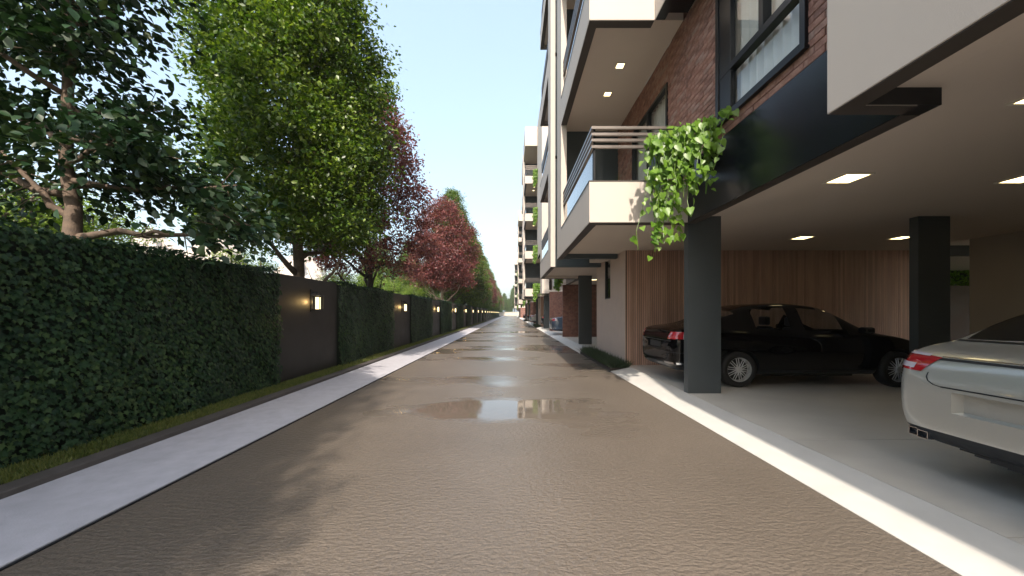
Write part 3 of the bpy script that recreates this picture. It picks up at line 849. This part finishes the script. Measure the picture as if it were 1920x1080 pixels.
# near broad-leaved tree, limbs placed as seen
def near_tree():
    global R, NP
    R = random.Random(5); NP = np.random.RandomState(5)
    tx, ty = -6.0, 4.86
    r = thing('broadleaf_tree', (tx, ty, 0), 'dark broad-leaved tree with twisted pale trunk rising above the near ivy wall', 'tree', 'trees behind the left wall')
    m = MB()
    main = [(tx,ty,-.1),(tx-.02,ty,1.4),(tx+.03,ty,2.35),(tx-.06,ty+.1,2.9),(tx-.17,ty+.1,3.5),(tx-.02,ty,4.4),(tx-.12,ty+.1,5.6),(tx+.0,ty,7.2),(tx+.1,ty,8.8)]
    m.tube(main, [.13,.115,.105,.085,.072,.06,.045,.03,.012], 10)
    C = []
    def br(z, dx, dy, dz, r0, w, nleafc, sag=-.03):
        w *= .85
        # base on the trunk at height z
        for i in range(len(main)-1):
            if main[i][2] <= z <= main[i+1][2]:
                t = (z-main[i][2])/(main[i+1][2]-main[i][2])
                b = Vector(main[i]).lerp(Vector(main[i+1]), t); break
        e = b+Vector((dx,dy,dz))
        pts = limb(m, b, e, r0, .014, sag=sag, jit=.03, n=7, nn=7)
        for k in range(nleafc):
            t = .25+.75*R.random()**.7
            i = min(6, int(t*7)); q = pts[i].lerp(pts[i+1], t*7-i)
            q2 = q + Vector((R.gauss(0,w), R.gauss(0,w), R.gauss(0,w*.55)))
            if k % 2 == 0: limb(m, q, q2, .010, .004, n=2, nn=4)
            C.append(q2)
    br(2.45, 1.5, .1, .1, .055, .32, 12, .04)
    br(2.5, 2.15, .3, .25, .04, .30, 32)
    br(2.7, -.7, -.2, .9, .06, .4, 12)
    br(3.1, -2.4, -.3, .9, .06, .42, 24)
    br(3.3, 1.95, .5, .1, .04, .36, 26)
    br(3.2, .6, 1.6, .5, .04, .4, 18)
    br(3.5, 1.3, -.5, .2, .045, .34, 20)
    br(3.8, -1.9, .5, 1.1, .045, .42, 26)
    br(3.9, 1.2, .2, -.2, .05, .34, 26)
    br(4.2, -.1, 1.5, .9, .04, .36, 20)
    br(4.4, -1.3, -1.1, 1.1, .04, .42, 24)
    br(4.7, .45, -.2, .5, .045, .34, 24)
    br(5.0, -1.7, .2, 1.0, .04, .45, 34)
    br(5.4, .45, .3, .5, .04, .34, 26)
    br(5.8, -.2, -1.2, 1.1, .035, .45, 30)
    br(6.2, .6, 0, .6, .03, .42, 34)
    br(6.3, -1.4, .3, 1.0, .03, .42, 34)
    br(6.9, .5, .4, 1.0, .03, .36, 26)
    br(7.2, -.8, -.5, .9, .03, .42, 30)
    br(7.8, .3, 0, .9, .02, .4, 30)
    m.build('trunk', M['bark'], r, smooth=True)
    C = [c for c in C if not (c.z < 3.05 and -.1 < c.x-tx < 1.45)]
    C = np.array([tuple(c) for c in C])
    # canopy spreading above and behind the camera side
    per = 30
    n = len(C)*per; ci = np.repeat(np.arange(len(C)), per)
    P = C[ci] + NP.normal(size=(n,3))*np.array([.20,.20,.13])
    out = P-np.array([tx,ty,0]); out[:,2] = 0; out /= np.linalg.norm(out, axis=1, keepdims=True)+1e-6
    T = out*.8+rnd(n)*.55; T[:,2] -= .35
    N = rnd(n)*.45; N[:,2] += .9
    s = .128*(.6+.75*NP.rand(n))
    # the biggest-showing leaves are single parts
    d = np.abs(P[:,1])
    px = 670*(P[:,0])/P[:,1]
    idx = np.where((px > -955) & ((P[:,2]-1.45)/P[:,1] < .86))[0]
    pick = idx[np.argsort(d[idx])][:260]
    mask = np.ones(n, bool); mask[pick] = False
    me = leaf_mesh('leaf', P[mask], T[mask], N[mask], s[mask], *T_BROAD, M['magnolia'], O=ORIG[r.name])
    o = link_mesh('leaf', me, r); o['kind'] = 'stuff'
    one = leaf_mesh('leaf', np.zeros((1,3)), np.array([[0,1.,0]]), np.array([[0,0,1.]]), np.ones(1), *T_BROAD, M['magnolia'])
    for i in pick: place_leaf(one, 'leaf', r, P[i], T[i], N[i], s[i])
    return r
nt_ = near_tree()
# clipped conifers behind the wall
R = random.Random(3)
con = crown_tree('conifer_bush', 3.9, .2, lambda t: 1.0*(1-t)**.55*(.6+.4*min(1, t*6)), 330, 60, .055, M['conif'], M['dbark'], .08, clump=.13, seed=12, nlimb=4, hollow=.7, label='x', cat='shrub', fork=.6)
spots = [(-9.3, 11.9, 1.0, 'bright conifer behind the wall, left of the tall green tree trunk'), (-8.8, 12.6, .92, 'bright conifer touching the tall green tree trunk'),
         (-10.2, 9.2, 1.1, 'bright bushy conifer just right of the near tree trunk'), (-9.6, 8.0, 1.1, 'bright conifer behind the low branch of the near tree'),
         (-11.0, 8.6, 1.15, 'bright conifer directly behind the near tree trunk'), (-9.3, 6.8, 1.1, 'bright conifer left of the near tree trunk'), (-9.9, 7.2, 1.15, 'bright conifer at the left edge above the ivy wall'),
         (-9.0, 19, 1.0, 'bright conifer seen under the purple-red tree'), (-9.2, 22.5, 1.1, 'bright conifer beyond the thin dark trunk'), (-9.0, 27, 1.1, 'bright conifer deep under the red trees'),
         (-8.0, 15.5, .85, 'low bright conifer just right of the thin dark trunk'), (-8.2, 17.4, .95, 'low conifer between thin dark trunk and second wall lamp'), (-8.0, 24.5, 1.0, 'conifer above the third dark panel'), (-7.8, 29.0, 1.0, 'conifer just left of the pale forked trunk'), (-9.1, 32.5, 1.1, 'bright conifer behind the pale forked trunk')]
for j, (x, y, sc, lab) in enumerate(spots):
    c = con if j == 0 else copy_tree(con)
    c.location = (x, y, 0); c.rotation_euler.z = j*1.1; c.scale = (sc*1.15, sc*1.15, sc); c['label'] = lab; c['group'] = 'bright conifers behind the left wall'

# hedge at the back of the garage
hb = thing('hedge', (16, 13.7, 0), 'green hedge glimpsed above the garden wall behind the garage', 'hedge')
n = 9000
P = np.stack([11.5+10*NP.rand(n), 13.5+.3*NP.rand(n), 2.2+1.9*NP.rand(n)], 1)
T = rnd(n); T[:,1] -= .6; N = rnd(n); N[:,2] += .8; N[:,1] -= .5
me = leaf_mesh('leaf', P, T, N, .09+.06*NP.rand(n), *T_SMALL, M['vine'], O=ORIG[hb.name])
o = link_mesh('leaf', me, hb); o['kind'] = 'stuff'
MB().box(11.5, 21.5, 13.75, 14.3, 0, 4.0).build('hedge_core', M['ivy_back'], hb)

# far end of the road
for j, (x, y, sc, src) in enumerate([(-9, 196, 1.0, green2), (-3.5, 205, .95, green), (2.5, 215, 1.35, green), (5.5, 208, .8, red2), (9, 212, 1.2, green2), (-1, 240, 1.0, green2), (-16, 205, 1.1, green)]):
    c = copy_tree(src, loc=(x, y, 0), rz=j); c.scale = (sc, sc, sc)
    c['label'] = 'distant hazy %s tree closing the far end of the road, %s from the left' % ('red' if 'red' in src.name else 'green', words[j])
    c['group'] = 'trees at the far end of the road'
fw = MB(); fw.box(-7, 9, 192, 192.4, 0, 1.9); fw.box(-7.2, 9.2, 191.9, 192.5, 1.9, 2.05)
o = fw.build('end_wall_far', M['beige'], None); o.name = 'garden_wall'; tag(o, 'pale low wall across the far end of the road', 'wall')

# hills
def hill(x, y, rx, ry, h, seed, label):
    rr = random.Random(seed); n = 40; k = 22
    vs = []; fs = []
    from mathutils import noise
    for i in range(k+1):
        t = i/k
        for j in range(n):
            a = 2*math.pi*j/n
            q = noise.fractal(Vector((math.cos(a)*1.8+seed, math.sin(a)*1.8, t*2.2)), 1.0, 2.0, 6)
            rad = (1-t)**.8*(1+.45*q)
            vs.append((x+rx*rad*math.cos(a), y+ry*rad*math.sin(a), h*t*(1+.10*q)-1*(1-t)))
    for i in range(k):
        for j in range(n):
            j2 = (j+1) % n
            fs.append((i*n+j, i*n+j2, (i+1)*n+j2, (i+1)*n+j))
    m = MB(); m.add(vs, fs); o = m.build('hill', M['rock']); o['kind'] = 'structure'
hill(-128, 155, 24, 24, 38, 1, ''); hill(-158, 162, 28, 24, 33, 2, ''); hill(-100, 170, 22, 22, 30, 5, ''); hill(-190, 190, 34, 26, 44, 7, '')
hill(-70, 260, 40, 30, 26, 9, ''); hill(-215, 150, 34, 26, 52, 12, '')

# ================================================================== HANGING PLANTS
def vine(label, x0, x1, y, ztop, zbot, n_str, single, seed, nl=26, sc=(.07,.12), yspread=.35, ylean=0):
    global R, NP
    R = random.Random(seed); NP = np.random.RandomState(seed)
    r = thing('hanging_plant', ((x0+x1)/2, y, ztop), label, 'hanging plant', 'plants hanging from the balconies')
    m = MB(); P = []; T = []; N = []; s = []
    for i in range(n_str):
        u = R.random()
        bx = x0+(x1-x0)*(.25+.75*u); by = y+R.uniform(-.05, yspread)-ylean*u**2
        L = (ztop-zbot)*R.uniform(.3, 1.0)*(1.0 if u < .6 else .66)
        if u < .45 and R.random() < .3: L = (ztop-zbot)*R.uniform(1.0, 1.12)
        drift = -(R.uniform(.1, .9))*(x1-x0)*.38
        pts = []
        for k in range(9):
            t = k/8
            pts.append(Vector((bx+drift*t**.7+R.gauss(0,.018), by-.28*math.sin(min(1,t*2.2)*1.57)+R.gauss(0,.02), ztop+.10*math.sin(t*3.1*1.0)*(1-t)-L*t**1.25)))
        m.tube(pts, [.005]*9, 4, cap=False)
        for k in range(int(nl*L/(ztop-zbot))+3):
            t = R.random()*8; a = min(7, int(t)); q = pts[a].lerp(pts[a+1], t-a)
            q = q+Vector((R.gauss(0,.045), R.gauss(-.03,.045), R.gauss(0,.03)))
            P.append(tuple(q)); T.append((R.gauss(0,.45), -.35+R.gauss(0,.35), -1+R.gauss(0,.35))); N.append((R.gauss(-.15,.45), -1+R.gauss(0,.3), .45+R.gauss(0,.35)))
            s.append(R.uniform(*sc))
    m.build('stem', M['vine'], r)
    P = np.array(P); T = np.array(T); N = np.array(N); s = np.array(s)
    order = np.argsort(P[:,1])
    pick = order[:single]; mask = np.ones(len(P), bool); mask[pick] = False
    if mask.any():
        me = leaf_mesh('leaf', P[mask], T[mask], N[mask], s[mask], *T_HEART, M['vine'], O=ORIG[r.name])
        o = link_mesh('leaf', me, r); o['kind'] = 'stuff'
    if single:
        one = leaf_mesh('leaf', np.zeros((1,3)), np.array([[0,1.,0]]), np.array([[0,0,1.]]), np.ones(1), *T_HEART, M['vine'])
        for i in pick: place_leaf(one, 'leaf', r, P[i], T[i], N[i], s[i])
    # trough it grows from
    MB().box(x0+(x1-x0)*.35, x1-.03, y+.12, y+.40, ztop-.42, ztop-.14).build('trough', M['black'], r, bevel=.006)
    return r
v0 = vine('large bright trailing plant on the corner of the nearest brick wall balcony', 1.93, 2.88, 5.42, 4.14, 2.45, 60, 295, 4, nl=18, sc=(.07,.135), ylean=.55)
v1 = vine('x', 1.95, 2.66, 5.62, 4.05, 2.60, 34, 0, 9, nl=30, sc=(.09,.15), yspread=.25)
first = True
fl_words = ['lowest', 'second lowest', 'third', 'topmost']
for b, bn in ((1, 'second'), (2, 'third'), (4, 'farthest')):
    for k in range(4):
        c = v1 if first else copy_tree(v1); first = False
        c.location = (ORIG[v1.name].x, ORIG[v1.name].y+26*b, ORIG[v1.name].z+FH*k)
        c['label'] = 'bright trailing plant on the %s balcony of the %s apartment block' % (fl_words[k], bn)
for b, bn in ((0, 'nearest'), (1, 'second'), (2, 'third')):
    c = copy_tree(v1); c.location = (ORIG[v1.name].x, YF-ORIG[v1.name].y+.2+26*b, ORIG[v1.name].z)
    c['label'] = 'shaded trailing plant behind the far balcony of the %s apartment block' % bn

# ================================================================== CARS
def make_car(label, st, L, glass_side, ws, rw, paintm, wheelx, wr, loc, gw=(.80,.66), group=None, recess=None, valance=None):
    """local x from tail to nose, y across, z up; world = loc + local"""
    r = thing('parked_car', loc, label, 'car', group)
    lx, ly, lz = loc
    rings = []
    for (x, zb, zs, zt, w) in st:
        cab = zt-zs
        g = min(1, max(0, (cab-.06)/.3))
        rings.append([(x,0,zb),(x,w*.45,zb),(x,w*.84,zb),(x,w*.965,zb+.09),(x,w*.998,zb+(zs-zb)*.42),(x,w,zb+(zs-zb)*.72),(x,w*.975,zs-.035),
                      (x,w*(.93-.01*g),zs+.008),(x,w*(gw[0]),zs+(cab)*.50),
                      (x,w*gw[1],zt-.055*g-.006),(x,w*(gw[1]-.11),zt-.012),(x,w*.28,zt),(x,0,zt+.003)])
    nr = len(rings[0])
    bm = bmesh.new(); V = []
    for ring in rings:
        full = ring + [(x,-y,z) for (x,y,z) in reversed(ring[1:-1])]
        V.append([bm.verts.new(p) for p in full])
    nf = len(V[0])
    for i in range(len(V)-1):
        xm = (st[i][0]+st[i+1][0])/2
        for k in range(nf):
            k2 = (k+1) % nf
            f = bm.faces.new((V[i][k], V[i+1][k], V[i+1][k2], V[i][k2])); f.smooth = True
            kk = k if k < nr-1 else nf-1-k
            mi = 0
            if kk in (7, 8) and any(a <= xm <= b for a, b in glass_side): mi = 1
            if kk in (9, 10, 11) and ws[0] <= xm <= ws[1]: mi = 2
            if kk in (9, 10, 11) and rw[0] <= xm <= rw[1]: mi = 3
            if kk in (0, 1): mi = 4
            if kk == 2 : mi = 4
            f.material_index = mi
    for idx, rev in ((0, False), (-1, True)):
        f = bm.faces.new(V[idx] if not rev else list(reversed(V[idx]))); f.smooth = True
    bmesh.ops.recalc_face_normals(bm, faces=bm.faces)
    me = bpy.data.meshes.new('body_cage'); bm.to_mesh(me); bm.free()
    for mm in ('a','b','c','d','e'): me.materials.append(M['plastic'])
    tmp = bpy.data.objects.new('tmp', me); COL.objects.link(tmp)
    sub = tmp.modifiers.new('s', 'SUBSURF'); sub.levels = 3; sub.render_levels = 3
    cutters = []
    for wx in wheelx:
        cm = MB(); cm.lathe_y([(-2, wr+.055), (2, wr+.055)], (wx, 0, wr), 40)
        cm.f.append(tuple(range(40))); cm.f.append(tuple(reversed(range(40, 80)))); cm.m += [0, 0]
        cme = bpy.data.meshes.new('c'); cme.from_pydata(cm.v, [], cm.f)
        b2 = bmesh.new(); b2.from_mesh(cme); bmesh.ops.recalc_face_normals(b2, faces=b2.faces)
        for f in b2.faces: f.material_index = 4
        b2.to_mesh(cme); b2.free()
        for mm in range(5): cme.materials.append(M['plastic'])
        co = bpy.data.objects.new('c', cme); COL.objects.link(co); cutters.append(co)
        bo = tmp.modifiers.new('b', 'BOOLEAN'); bo.operation = 'DIFFERENCE'; bo.object = co; bo.solver = 'EXACT'
    dg = bpy.context.evaluated_depsgraph_get(); dg.update()
    ev = tmp.evaluated_get(dg); em = ev.to_mesh()
    b3 = bmesh.new(); b3.from_mesh(em); ev.to_mesh_clear()
    def cut(co, no, cond):
        fs = [f for f in b3.faces if cond(f.calc_center_median())]
        es = {e for f in fs for e in f.edges}; vv = {v for f in fs for v in f.verts}
        bmesh.ops.bisect_plane(b3, geom=fs+list(es)+list(vv), plane_co=co, plane_no=no)
    if valance:
        vz, vx = valance
        cut((0,0,vz), (0,0,1), lambda c: c.x < vx+.3); cut((vx,0,0), (1,0,0), lambda c: c.z < vz+.1)
        for f in b3.faces:
            c = f.calc_center_median()
            if c.z < vz and c.x < vx and f.material_index == 0: f.material_index = 4
            elif c.z > vz and c.x < vx and f.material_index == 4: f.material_index = 0
    if recess:
        ry, rz0, rz1, dep = recess
        cond = lambda c: c.x < .35
        for co, no in (((0,ry,0),(0,1,0)), ((0,-ry,0),(0,1,0)), ((0,0,rz0),(0,0,1)), ((0,0,rz1),(0,0,1))): cut(co, no, cond)
        fs = [f for f in b3.faces if (lambda c: c.x < .35 and abs(c.y) < ry and rz0 < c.z < rz1)(f.calc_center_median())]
        ex = bmesh.ops.extrude_face_region(b3, geom=fs)
        nvv = [g for g in ex['geom'] if isinstance(g, bmesh.types.BMVert)]
        for v in nvv:
            v.co.x += dep; v.co.y *= .93; v.co.z = (rz0+rz1)/2+(v.co.z-(rz0+rz1)/2)*.84
        bmesh.ops.delete(b3, geom=[f for f in fs if f.is_valid], context='FACES_ONLY')
    b3.normal_update(); b3.verts.index_update()
    vs = [v.co.copy() for v in b3.verts]; polys = [(tuple(v.index for v in f.verts), f.material_index) for f in b3.faces]
    b3.free()
    for o in cutters + [tmp]: bpy.data.objects.remove(o, do_unlink=True)
    bvh = BVHTree.FromPolygons([tuple(v) for v in vs], [p[0] for p in polys])
    def sub_mesh(name, mi, mat, parent, side=0):
        m = MB(); used = {}
        for p, q in polys:
            if q != mi or (side and vs[p[0]].y*side < 0): continue
            f = []
            for i in p:
                if i not in used: used[i] = len(m.v); v = vs[i]; m.v.append((v.x+lx, v.y+ly, v.z+lz))
                f.append(used[i])
            m.f.append(tuple(f)); m.m.append(0)
        o = m.build(name, mat, parent, smooth=True)
        return o
    body = sub_mesh('body', 0, paintm, r)
    try:
        es = body.modifiers.new('e', 'EDGE_SPLIT'); es.split_angle = math.radians(50)
    except Exception: pass
    sub_mesh('side_window', 1, M['cglass'], r, 1); sub_mesh('side_window', 1, M['cglass'], r, -1); sub_mesh('windscreen', 2, M['cglass'], r); sub_mesh('rear_window', 3, M['cglass'], r)
    sub_mesh('underbody', 4, M['plastic'], r)
    # wheels
    hw = st[len(st)//2][4]
    for wx in wheelx:
        for sgn in (-1, 1):
            cy = sgn*(hw-.105); c = (wx+lx, cy+ly, wr+lz)
            m = MB(); w2 = .105
            m.lathe_y([(-w2, wr*.68), (-w2, wr*.90), (-w2*.82, wr*.985), (-w2*.4, wr), (w2*.4, wr), (w2*.82, wr*.985), (w2, wr*.90), (w2, wr*.68)], c, 40, closed=True)
            wh = m.build('wheel', M['rubber'], r, smooth=True)
            m = MB(); e = sgn*w2*.80
            m.lathe_y([(e-sgn*.10, wr*.60), (e-sgn*.02, wr*.655), (e, wr*.69), (e+sgn*.012, wr*.69), (e+sgn*.010, wr*.655)], c, 40)
            for q in range(20):
                a = 2*math.pi*q/20 + (.06 if q % 2 else -.06)
                a2 = 2*math.pi*(q//2*2+.5)/20*1.0
                d = Vector((math.cos(a), 0, math.sin(a))); d2 = Vector((math.cos(a2), 0, math.sin(a2)))
                m.tube([Vector(c)+Vector((0, e, 0))+d2*.05, Vector(c)+Vector((0, e-sgn*.005, 0))+d*wr*.66], [.010, .007], 5)
            m.lathe_y([(e-sgn*.02, .062), (e+sgn*.012, .055), (e+sgn*.018, .03), (e+sgn*.018, .001)], c, 20)
            m.build('rim', M['alloy'], wh, smooth=False)
            m = MB(); m.lathe_y([(e-sgn*.07, wr*.60), (e-sgn*.071, .001)], c, 24); m.build('brake_disc', M['plastic'], wh)
    # seats
    for sx in (1.75, 2.65):
        for sy in (-.37, .37):
            m = MB()
            sec = [(sx-.02, .55, .23), (sx-.10, .85, .24), (sx-.17, 1.07, .19)]
            for (a, b) in zip(sec[:-1], sec[1:]):
                m.add([(a[0]+lx,sy-a[2]+ly,a[1]+lz),(a[0]+.13+lx,sy-a[2]+ly,a[1]+lz),(a[0]+.13+lx,sy+a[2]+ly,a[1]+lz),(a[0]+lx,sy+a[2]+ly,a[1]+lz),
                       (b[0]+lx,sy-b[2]+ly,b[1]+lz),(b[0]+.11+lx,sy-b[2]+ly,b[1]+lz),(b[0]+.11+lx,sy+b[2]+ly,b[1]+lz),(b[0]+lx,sy+b[2]+ly,b[1]+lz)],
                      [(0,3,2,1),(4,5,6,7),(0,1,5,4),(1,2,6,5),(2,3,7,6),(3,0,4,7)])
            m.box(sx-.17+lx, sx-.07+lx, sy-.13+ly, sy+.13+ly, 1.09+lz, 1.28+lz)
            m.build('seat', M['seat'], r, bevel=.035)
    # projected patches
    def patch(name, grid, mat, parent=r, off=.004, ang=None, thick=0):
        """grid: rows of (y,z) or (y,z,dirangle) projected on the tail"""
        m = MB(); nrw = len(grid); nc = len(grid[0])
        for row in grid:
            for g_ in row:
                y, z = g_[0], g_[1]; a = g_[2] if len(g_) > 2 else 0
                d = Vector((math.cos(a), -math.sin(a)*(1 if y > 0 else -1), 0))
                o = Vector((st[0][0]+.35, y, z)) - d*1.6
                hit = bvh.ray_cast(o, d)
                if hit[0] is None: p = Vector((.3, y, z))
                else:
                    nrm = hit[1]
                    if nrm.dot(d) > 0: nrm = -nrm
                    p = hit[0]+nrm*off
                m.v.append((p.x+lx, p.y+ly, p.z+lz))
        for i in range(nrw-1):
            for j in range(nc-1):
                m.f.append((i*nc+j, i*nc+j+1, (i+1)*nc+j+1, (i+1)*nc+j)); m.m.append(0)
        return m.build(name, mat, parent, smooth=True)
    return r, patch, (lx, ly, lz), bvh

def lerp(a, b, t): return a+(b-a)*t
def strip(y0, z0, y1, z1, w, n=24, a0=0, a1=0):
    return [[(lerp(y0,y1,i/n), lerp(z0,z1,i/n)+s_*w/2, lerp(a0,a1,i/n)) for i in range(n+1)] for s_ in (-1, 1)]

# black saloon, tail to the road
stb = [(0.0,.44,.80,.82,.62),(.03,.36,.93,.95,.76),(.10,.29,1.03,1.05,.845),(.30,.25,1.075,1.10,.885),(.62,.22,1.085,1.13,.905),(.80,.21,1.07,1.20,.908),(1.28,.2,1.045,1.43,.91),
       (1.55,.2,1.03,1.50,.912),(1.72,.2,1.02,1.525,.912),(2.25,.2,.995,1.545,.912),(2.36,.2,.99,1.54,.912),(2.85,.2,.975,1.50,.91),(3.10,.2,.97,1.42,.91),(3.55,.2,.965,1.15,.908),(3.80,.2,.95,1.0,.905),
       (4.2,.22,.90,.93,.89),(4.55,.25,.80,.83,.84),(4.72,.30,.68,.70,.76),(4.78,.40,.58,.60,.60)]
blk, patch, _, _ = make_car('black saloon parked behind the charcoal columns, tail towards the road', stb, 4.78, [(1.60,2.27),(2.40,3.30)], (2.95,3.72), (.70,1.40), M['car_black'],
                (1.18, 4.07), .325, (2.96, 7.36, .1), recess=(.34,.66,.82,.03), valance=(.33,.9), group='cars parked along the garages')
for sg in (-1, 1):
    g_ = [[(sg*lerp(.60,.86,i/8), lerp(.86+.02*(i/8), 1.00, j/4), lerp(.0,1.0,(i/8)**2)) for i in range(9)] for j in range(5)]
    q = patch('tail_light', g_, M['red'], off=.006)
    g_ = [[(sg*lerp(.74,.86,i/4), lerp(.865, .995, j/4), lerp(.6,1.05,i/4)) for i in range(5)] for j in range(5)]
    patch('reversing_lens', g_, M['wlens'], q, off=.010)
    patch('reflector', [[(sg*lerp(.45,.78,i/6), lerp(.40,.435,j), lerp(0,.7,i/6)) for i in range(7)] for j in (0,1)], M['chrome'])
patch('boot_seam', strip(-.72,.83,.72,.83,.014), M['plastic'])
patch('number_plate', [[(lerp(-.26,.26,i/6), lerp(.68,.79,j)) for i in range(7)] for j in (0,1)], M['plastic'], off=.01)
patch('bumper_seam', strip(-.84,.62,.84,.62,.012,a0=1.0,a1=1.0), M['plastic'])
for (hx) in (2.0, 2.95):
    for sy in (-1, 1):
        MB().box(2.96+hx, 2.96+hx+.20, 7.36+sy*.905-.015, 7.36+sy*.905+.015, .1+.865, .1+.89).build('door_handle', M['car_black'], blk, bevel=.006)
for sy in (-1, 1):
    MB().box(2.96+3.28, 2.96+3.46, 7.36+sy*1.0-.09, 7.36+sy*1.0+.07, .1+.98, .1+1.10).build('door_mirror', M['car_black'], blk, bevel=.035)
    MB().box(2.96+1.58, 2.96+3.20, 7.36+sy*.912-.008, 7.36+sy*.912+.008, .1+.22, .1+.26).build('sill_trim', M['car_black'], blk)

# pale silver fastback
stw = [(0.0,.42,.74,.76,.74),(.025,.34,.86,.875,.86),(.07,.30,.955,.97,.915),(.17,.28,1.03,1.045,.945),(.34,.26,1.075,1.09,.955),(.46,.25,1.09,1.13,.96),(.58,.24,1.085,1.24,.963),(1.02,.22,1.05,1.46,.965),
       (1.55,.2,1.03,1.46,.966),(1.85,.2,1.01,1.475,.966),(2.3,.2,.99,1.475,.966),(2.42,.2,.985,1.47,.966),(2.9,.2,.965,1.40,.965),(3.2,.2,.955,1.33,.965),(3.7,.2,.945,1.08,.96),(3.95,.2,.93,.98,.955),
       (4.35,.22,.88,.91,.94),(4.7,.26,.78,.81,.88),(4.88,.32,.66,.68,.78),(4.93,.42,.56,.58,.6)]
def dress_silver(car, patch, loc, bvh):
    lx, ly, lz = loc
    for sg in (-1, 1):
        g_ = []
        for j in range(9):
            t = j/8; row_ = []
            for i in range(11):
                u = i/10
                zlo = lerp(.865, .93, u**1.5); zhi = lerp(.985, 1.045, u)
                yi = lerp(.68, .60, t)
                row_.append((sg*lerp(yi, .93, u), lerp(zlo, zhi, t), lerp(.1, 1.25, u)))
            g_.append(row_)
        q = patch('tail_light', g_, M['red'], off=.006)
        g2 = [[(sg*lerp(.70,.92,i/8), lerp(.885+.045*(i/8), .925+.04*(i/8), j/2), lerp(.2,1.2,i/8)) for i in range(9)] for j in range(3)]
        patch('lens_band', g2, M['wlens'], q, off=.011)
        g2 = [[(sg*lerp(.66,.80,i/8), lerp(.985+.02*(i/8), 1.003+.022*(i/8), j/2), lerp(.2,.8,i/8)) for i in range(9)] for j in range(3)]
        patch('lens_band', g2, M['wlens'], q, off=.011)
        # hatch seam dropping from the lamp, then the bumper seam
        pts = [(.66,.865),(.665,.83),(.65,.80),(.61,.775),(.56,.765)]
        for a, b in zip(pts[:-1], pts[1:]):
            g_ = [[(sg*(lerp(a[0],b[0],i/4)+s_*.004), lerp(a[1],b[1],i/4)-s_*.002, 0) for i in range(5)] for s_ in (-1,1)]
            patch('hatch_seam', g_, M['plastic'], off=.003)
        # exhaust pair
        for q_ in (0, 1):
            y0 = sg*(.68+.09*q_)
            m = MB(); a = ly+y0-.038; b = ly+y0+.038; xf = lx+.0+.03*q_
            m.box(xf, lx+.25, a, b, lz+.318, lz+.323); m.box(xf, lx+.25, a, b, lz+.377, lz+.382)
            m.box(xf, lx+.25, a, a+.005, lz+.323, lz+.377); m.box(xf, lx+.25, b-.005, b, lz+.323, lz+.377)
            m.box(xf+.05, lx+.25, a+.005, b-.005, lz+.323, lz+.377, 1)
            m.build('exhaust_tip', [M['chrome'], M['plastic']], car)
        # side reflex
        patch('bumper_vent', [[(sg*lerp(.80,.925,i/5), lerp(.44,.452,j), 1.1) for i in range(6)] for j in (0,1)], M['plastic'])
    patch('hatch_seam', strip(-.56,.765,.56,.765,.010), M['plastic'], off=.003)
    patch('spoiler_gap', strip(-.56,.975,.56,.975,.016,a0=.3,a1=.3), M['plastic'], off=.004)
    patch('spoiler_gap', strip(-.56,.992,.56,.992,.006,a0=.3,a1=.3), M['chrome'], off=.006)
    # black diffuser hugging the lower bumper
    m = MB()
    for i in range(13):
        t0 = -1+2*i/13; t1 = -1+2*(i+1)/13; zb_ = .30-.055*math.cos((t0+t1)/2*math.pi/2)
        m.box(lx+.075+.05*abs(t0+t1)/2, lx+.55, ly+.62*t0, ly+.62*t1, lz+zb_, lz+.33)
    m.build('diffuser', M['plastic'], car)
    # dark window frame strip across the tail
    patch('window_frame', strip(-.80,1.118,.80,1.118,.014,a0=0,a1=0), M['plastic'], off=.003)
WL = (3.40, 2.27, .1)
wht, patch, loc_, bvh_ = make_car('pale silver fastback car at the right edge, seen from behind', stw, 4.93, [(1.62,2.33),(2.45,3.35)], (2.95,3.85), (.50,1.40), M['car_silver'],
               (1.10, 4.02), .345, WL, gw=(.87,.79), recess=(.49,.575,.735,.055), valance=(.405,.75), group='cars parked along the garages')
dress_silver(wht, patch, loc_, bvh_)

# copies farther down
def recolor(car, old, new):
    for ch in car.children:
        if ch.type == 'MESH' and ch.data.materials and ch.data.materials[0] == old:
            ch.data = ch.data.copy(); ch.data.materials[0] = new
for (src, y, x, lab, old, new) in [
        (blk, 22.9, 2.55, 'blue-grey car whose boot pokes out past the far brick wall', M['car_black'], M['car_blue']),
        (blk, 7.36+26, 2.9, 'small dark car in the garage of the second apartment block', None, None),
        (wht, 44.6, 2.55, 'pale car with red lamp in the gap before the third apartment block', None, None),
        (blk, 48.9, 2.6, 'blue-grey car farther down in front of the third apartment block', M['car_black'], M['car_blue']),
        (blk, 7.36+52, 2.8, 'tiny dark car in the garage of the third apartment block', None, None),
        (blk, 74.5, 2.6, 'tiny dark car beyond the third apartment block', None, None)]:
    c = copy_tree(src); c.location = (x, y, .1); c['label'] = lab
    if old: recolor(c, old, new)
print('OBJECTS', len(bpy.data.objects))

# ================================================================== thin haze of the air
hz = MB().box(-260, 60, -40, 330, -1.2, 60).build('haze', [], None)
hm, nt, out = new_mat('haze_air')
vp = nd(nt, 'ShaderNodeVolumePrincipled'); vp.inputs['Color'].default_value = (.93, .96, 1, 1)
vp.inputs['Density'].default_value = .0004; vp.inputs['Anisotropy'].default_value = 0.0
nt.links.new(vp.outputs[0], out.inputs['Volume']); hz.data.materials.append(hm)
tag(hz, 'thin pale haze filling the air along the road', 'haze', kind='stuff')
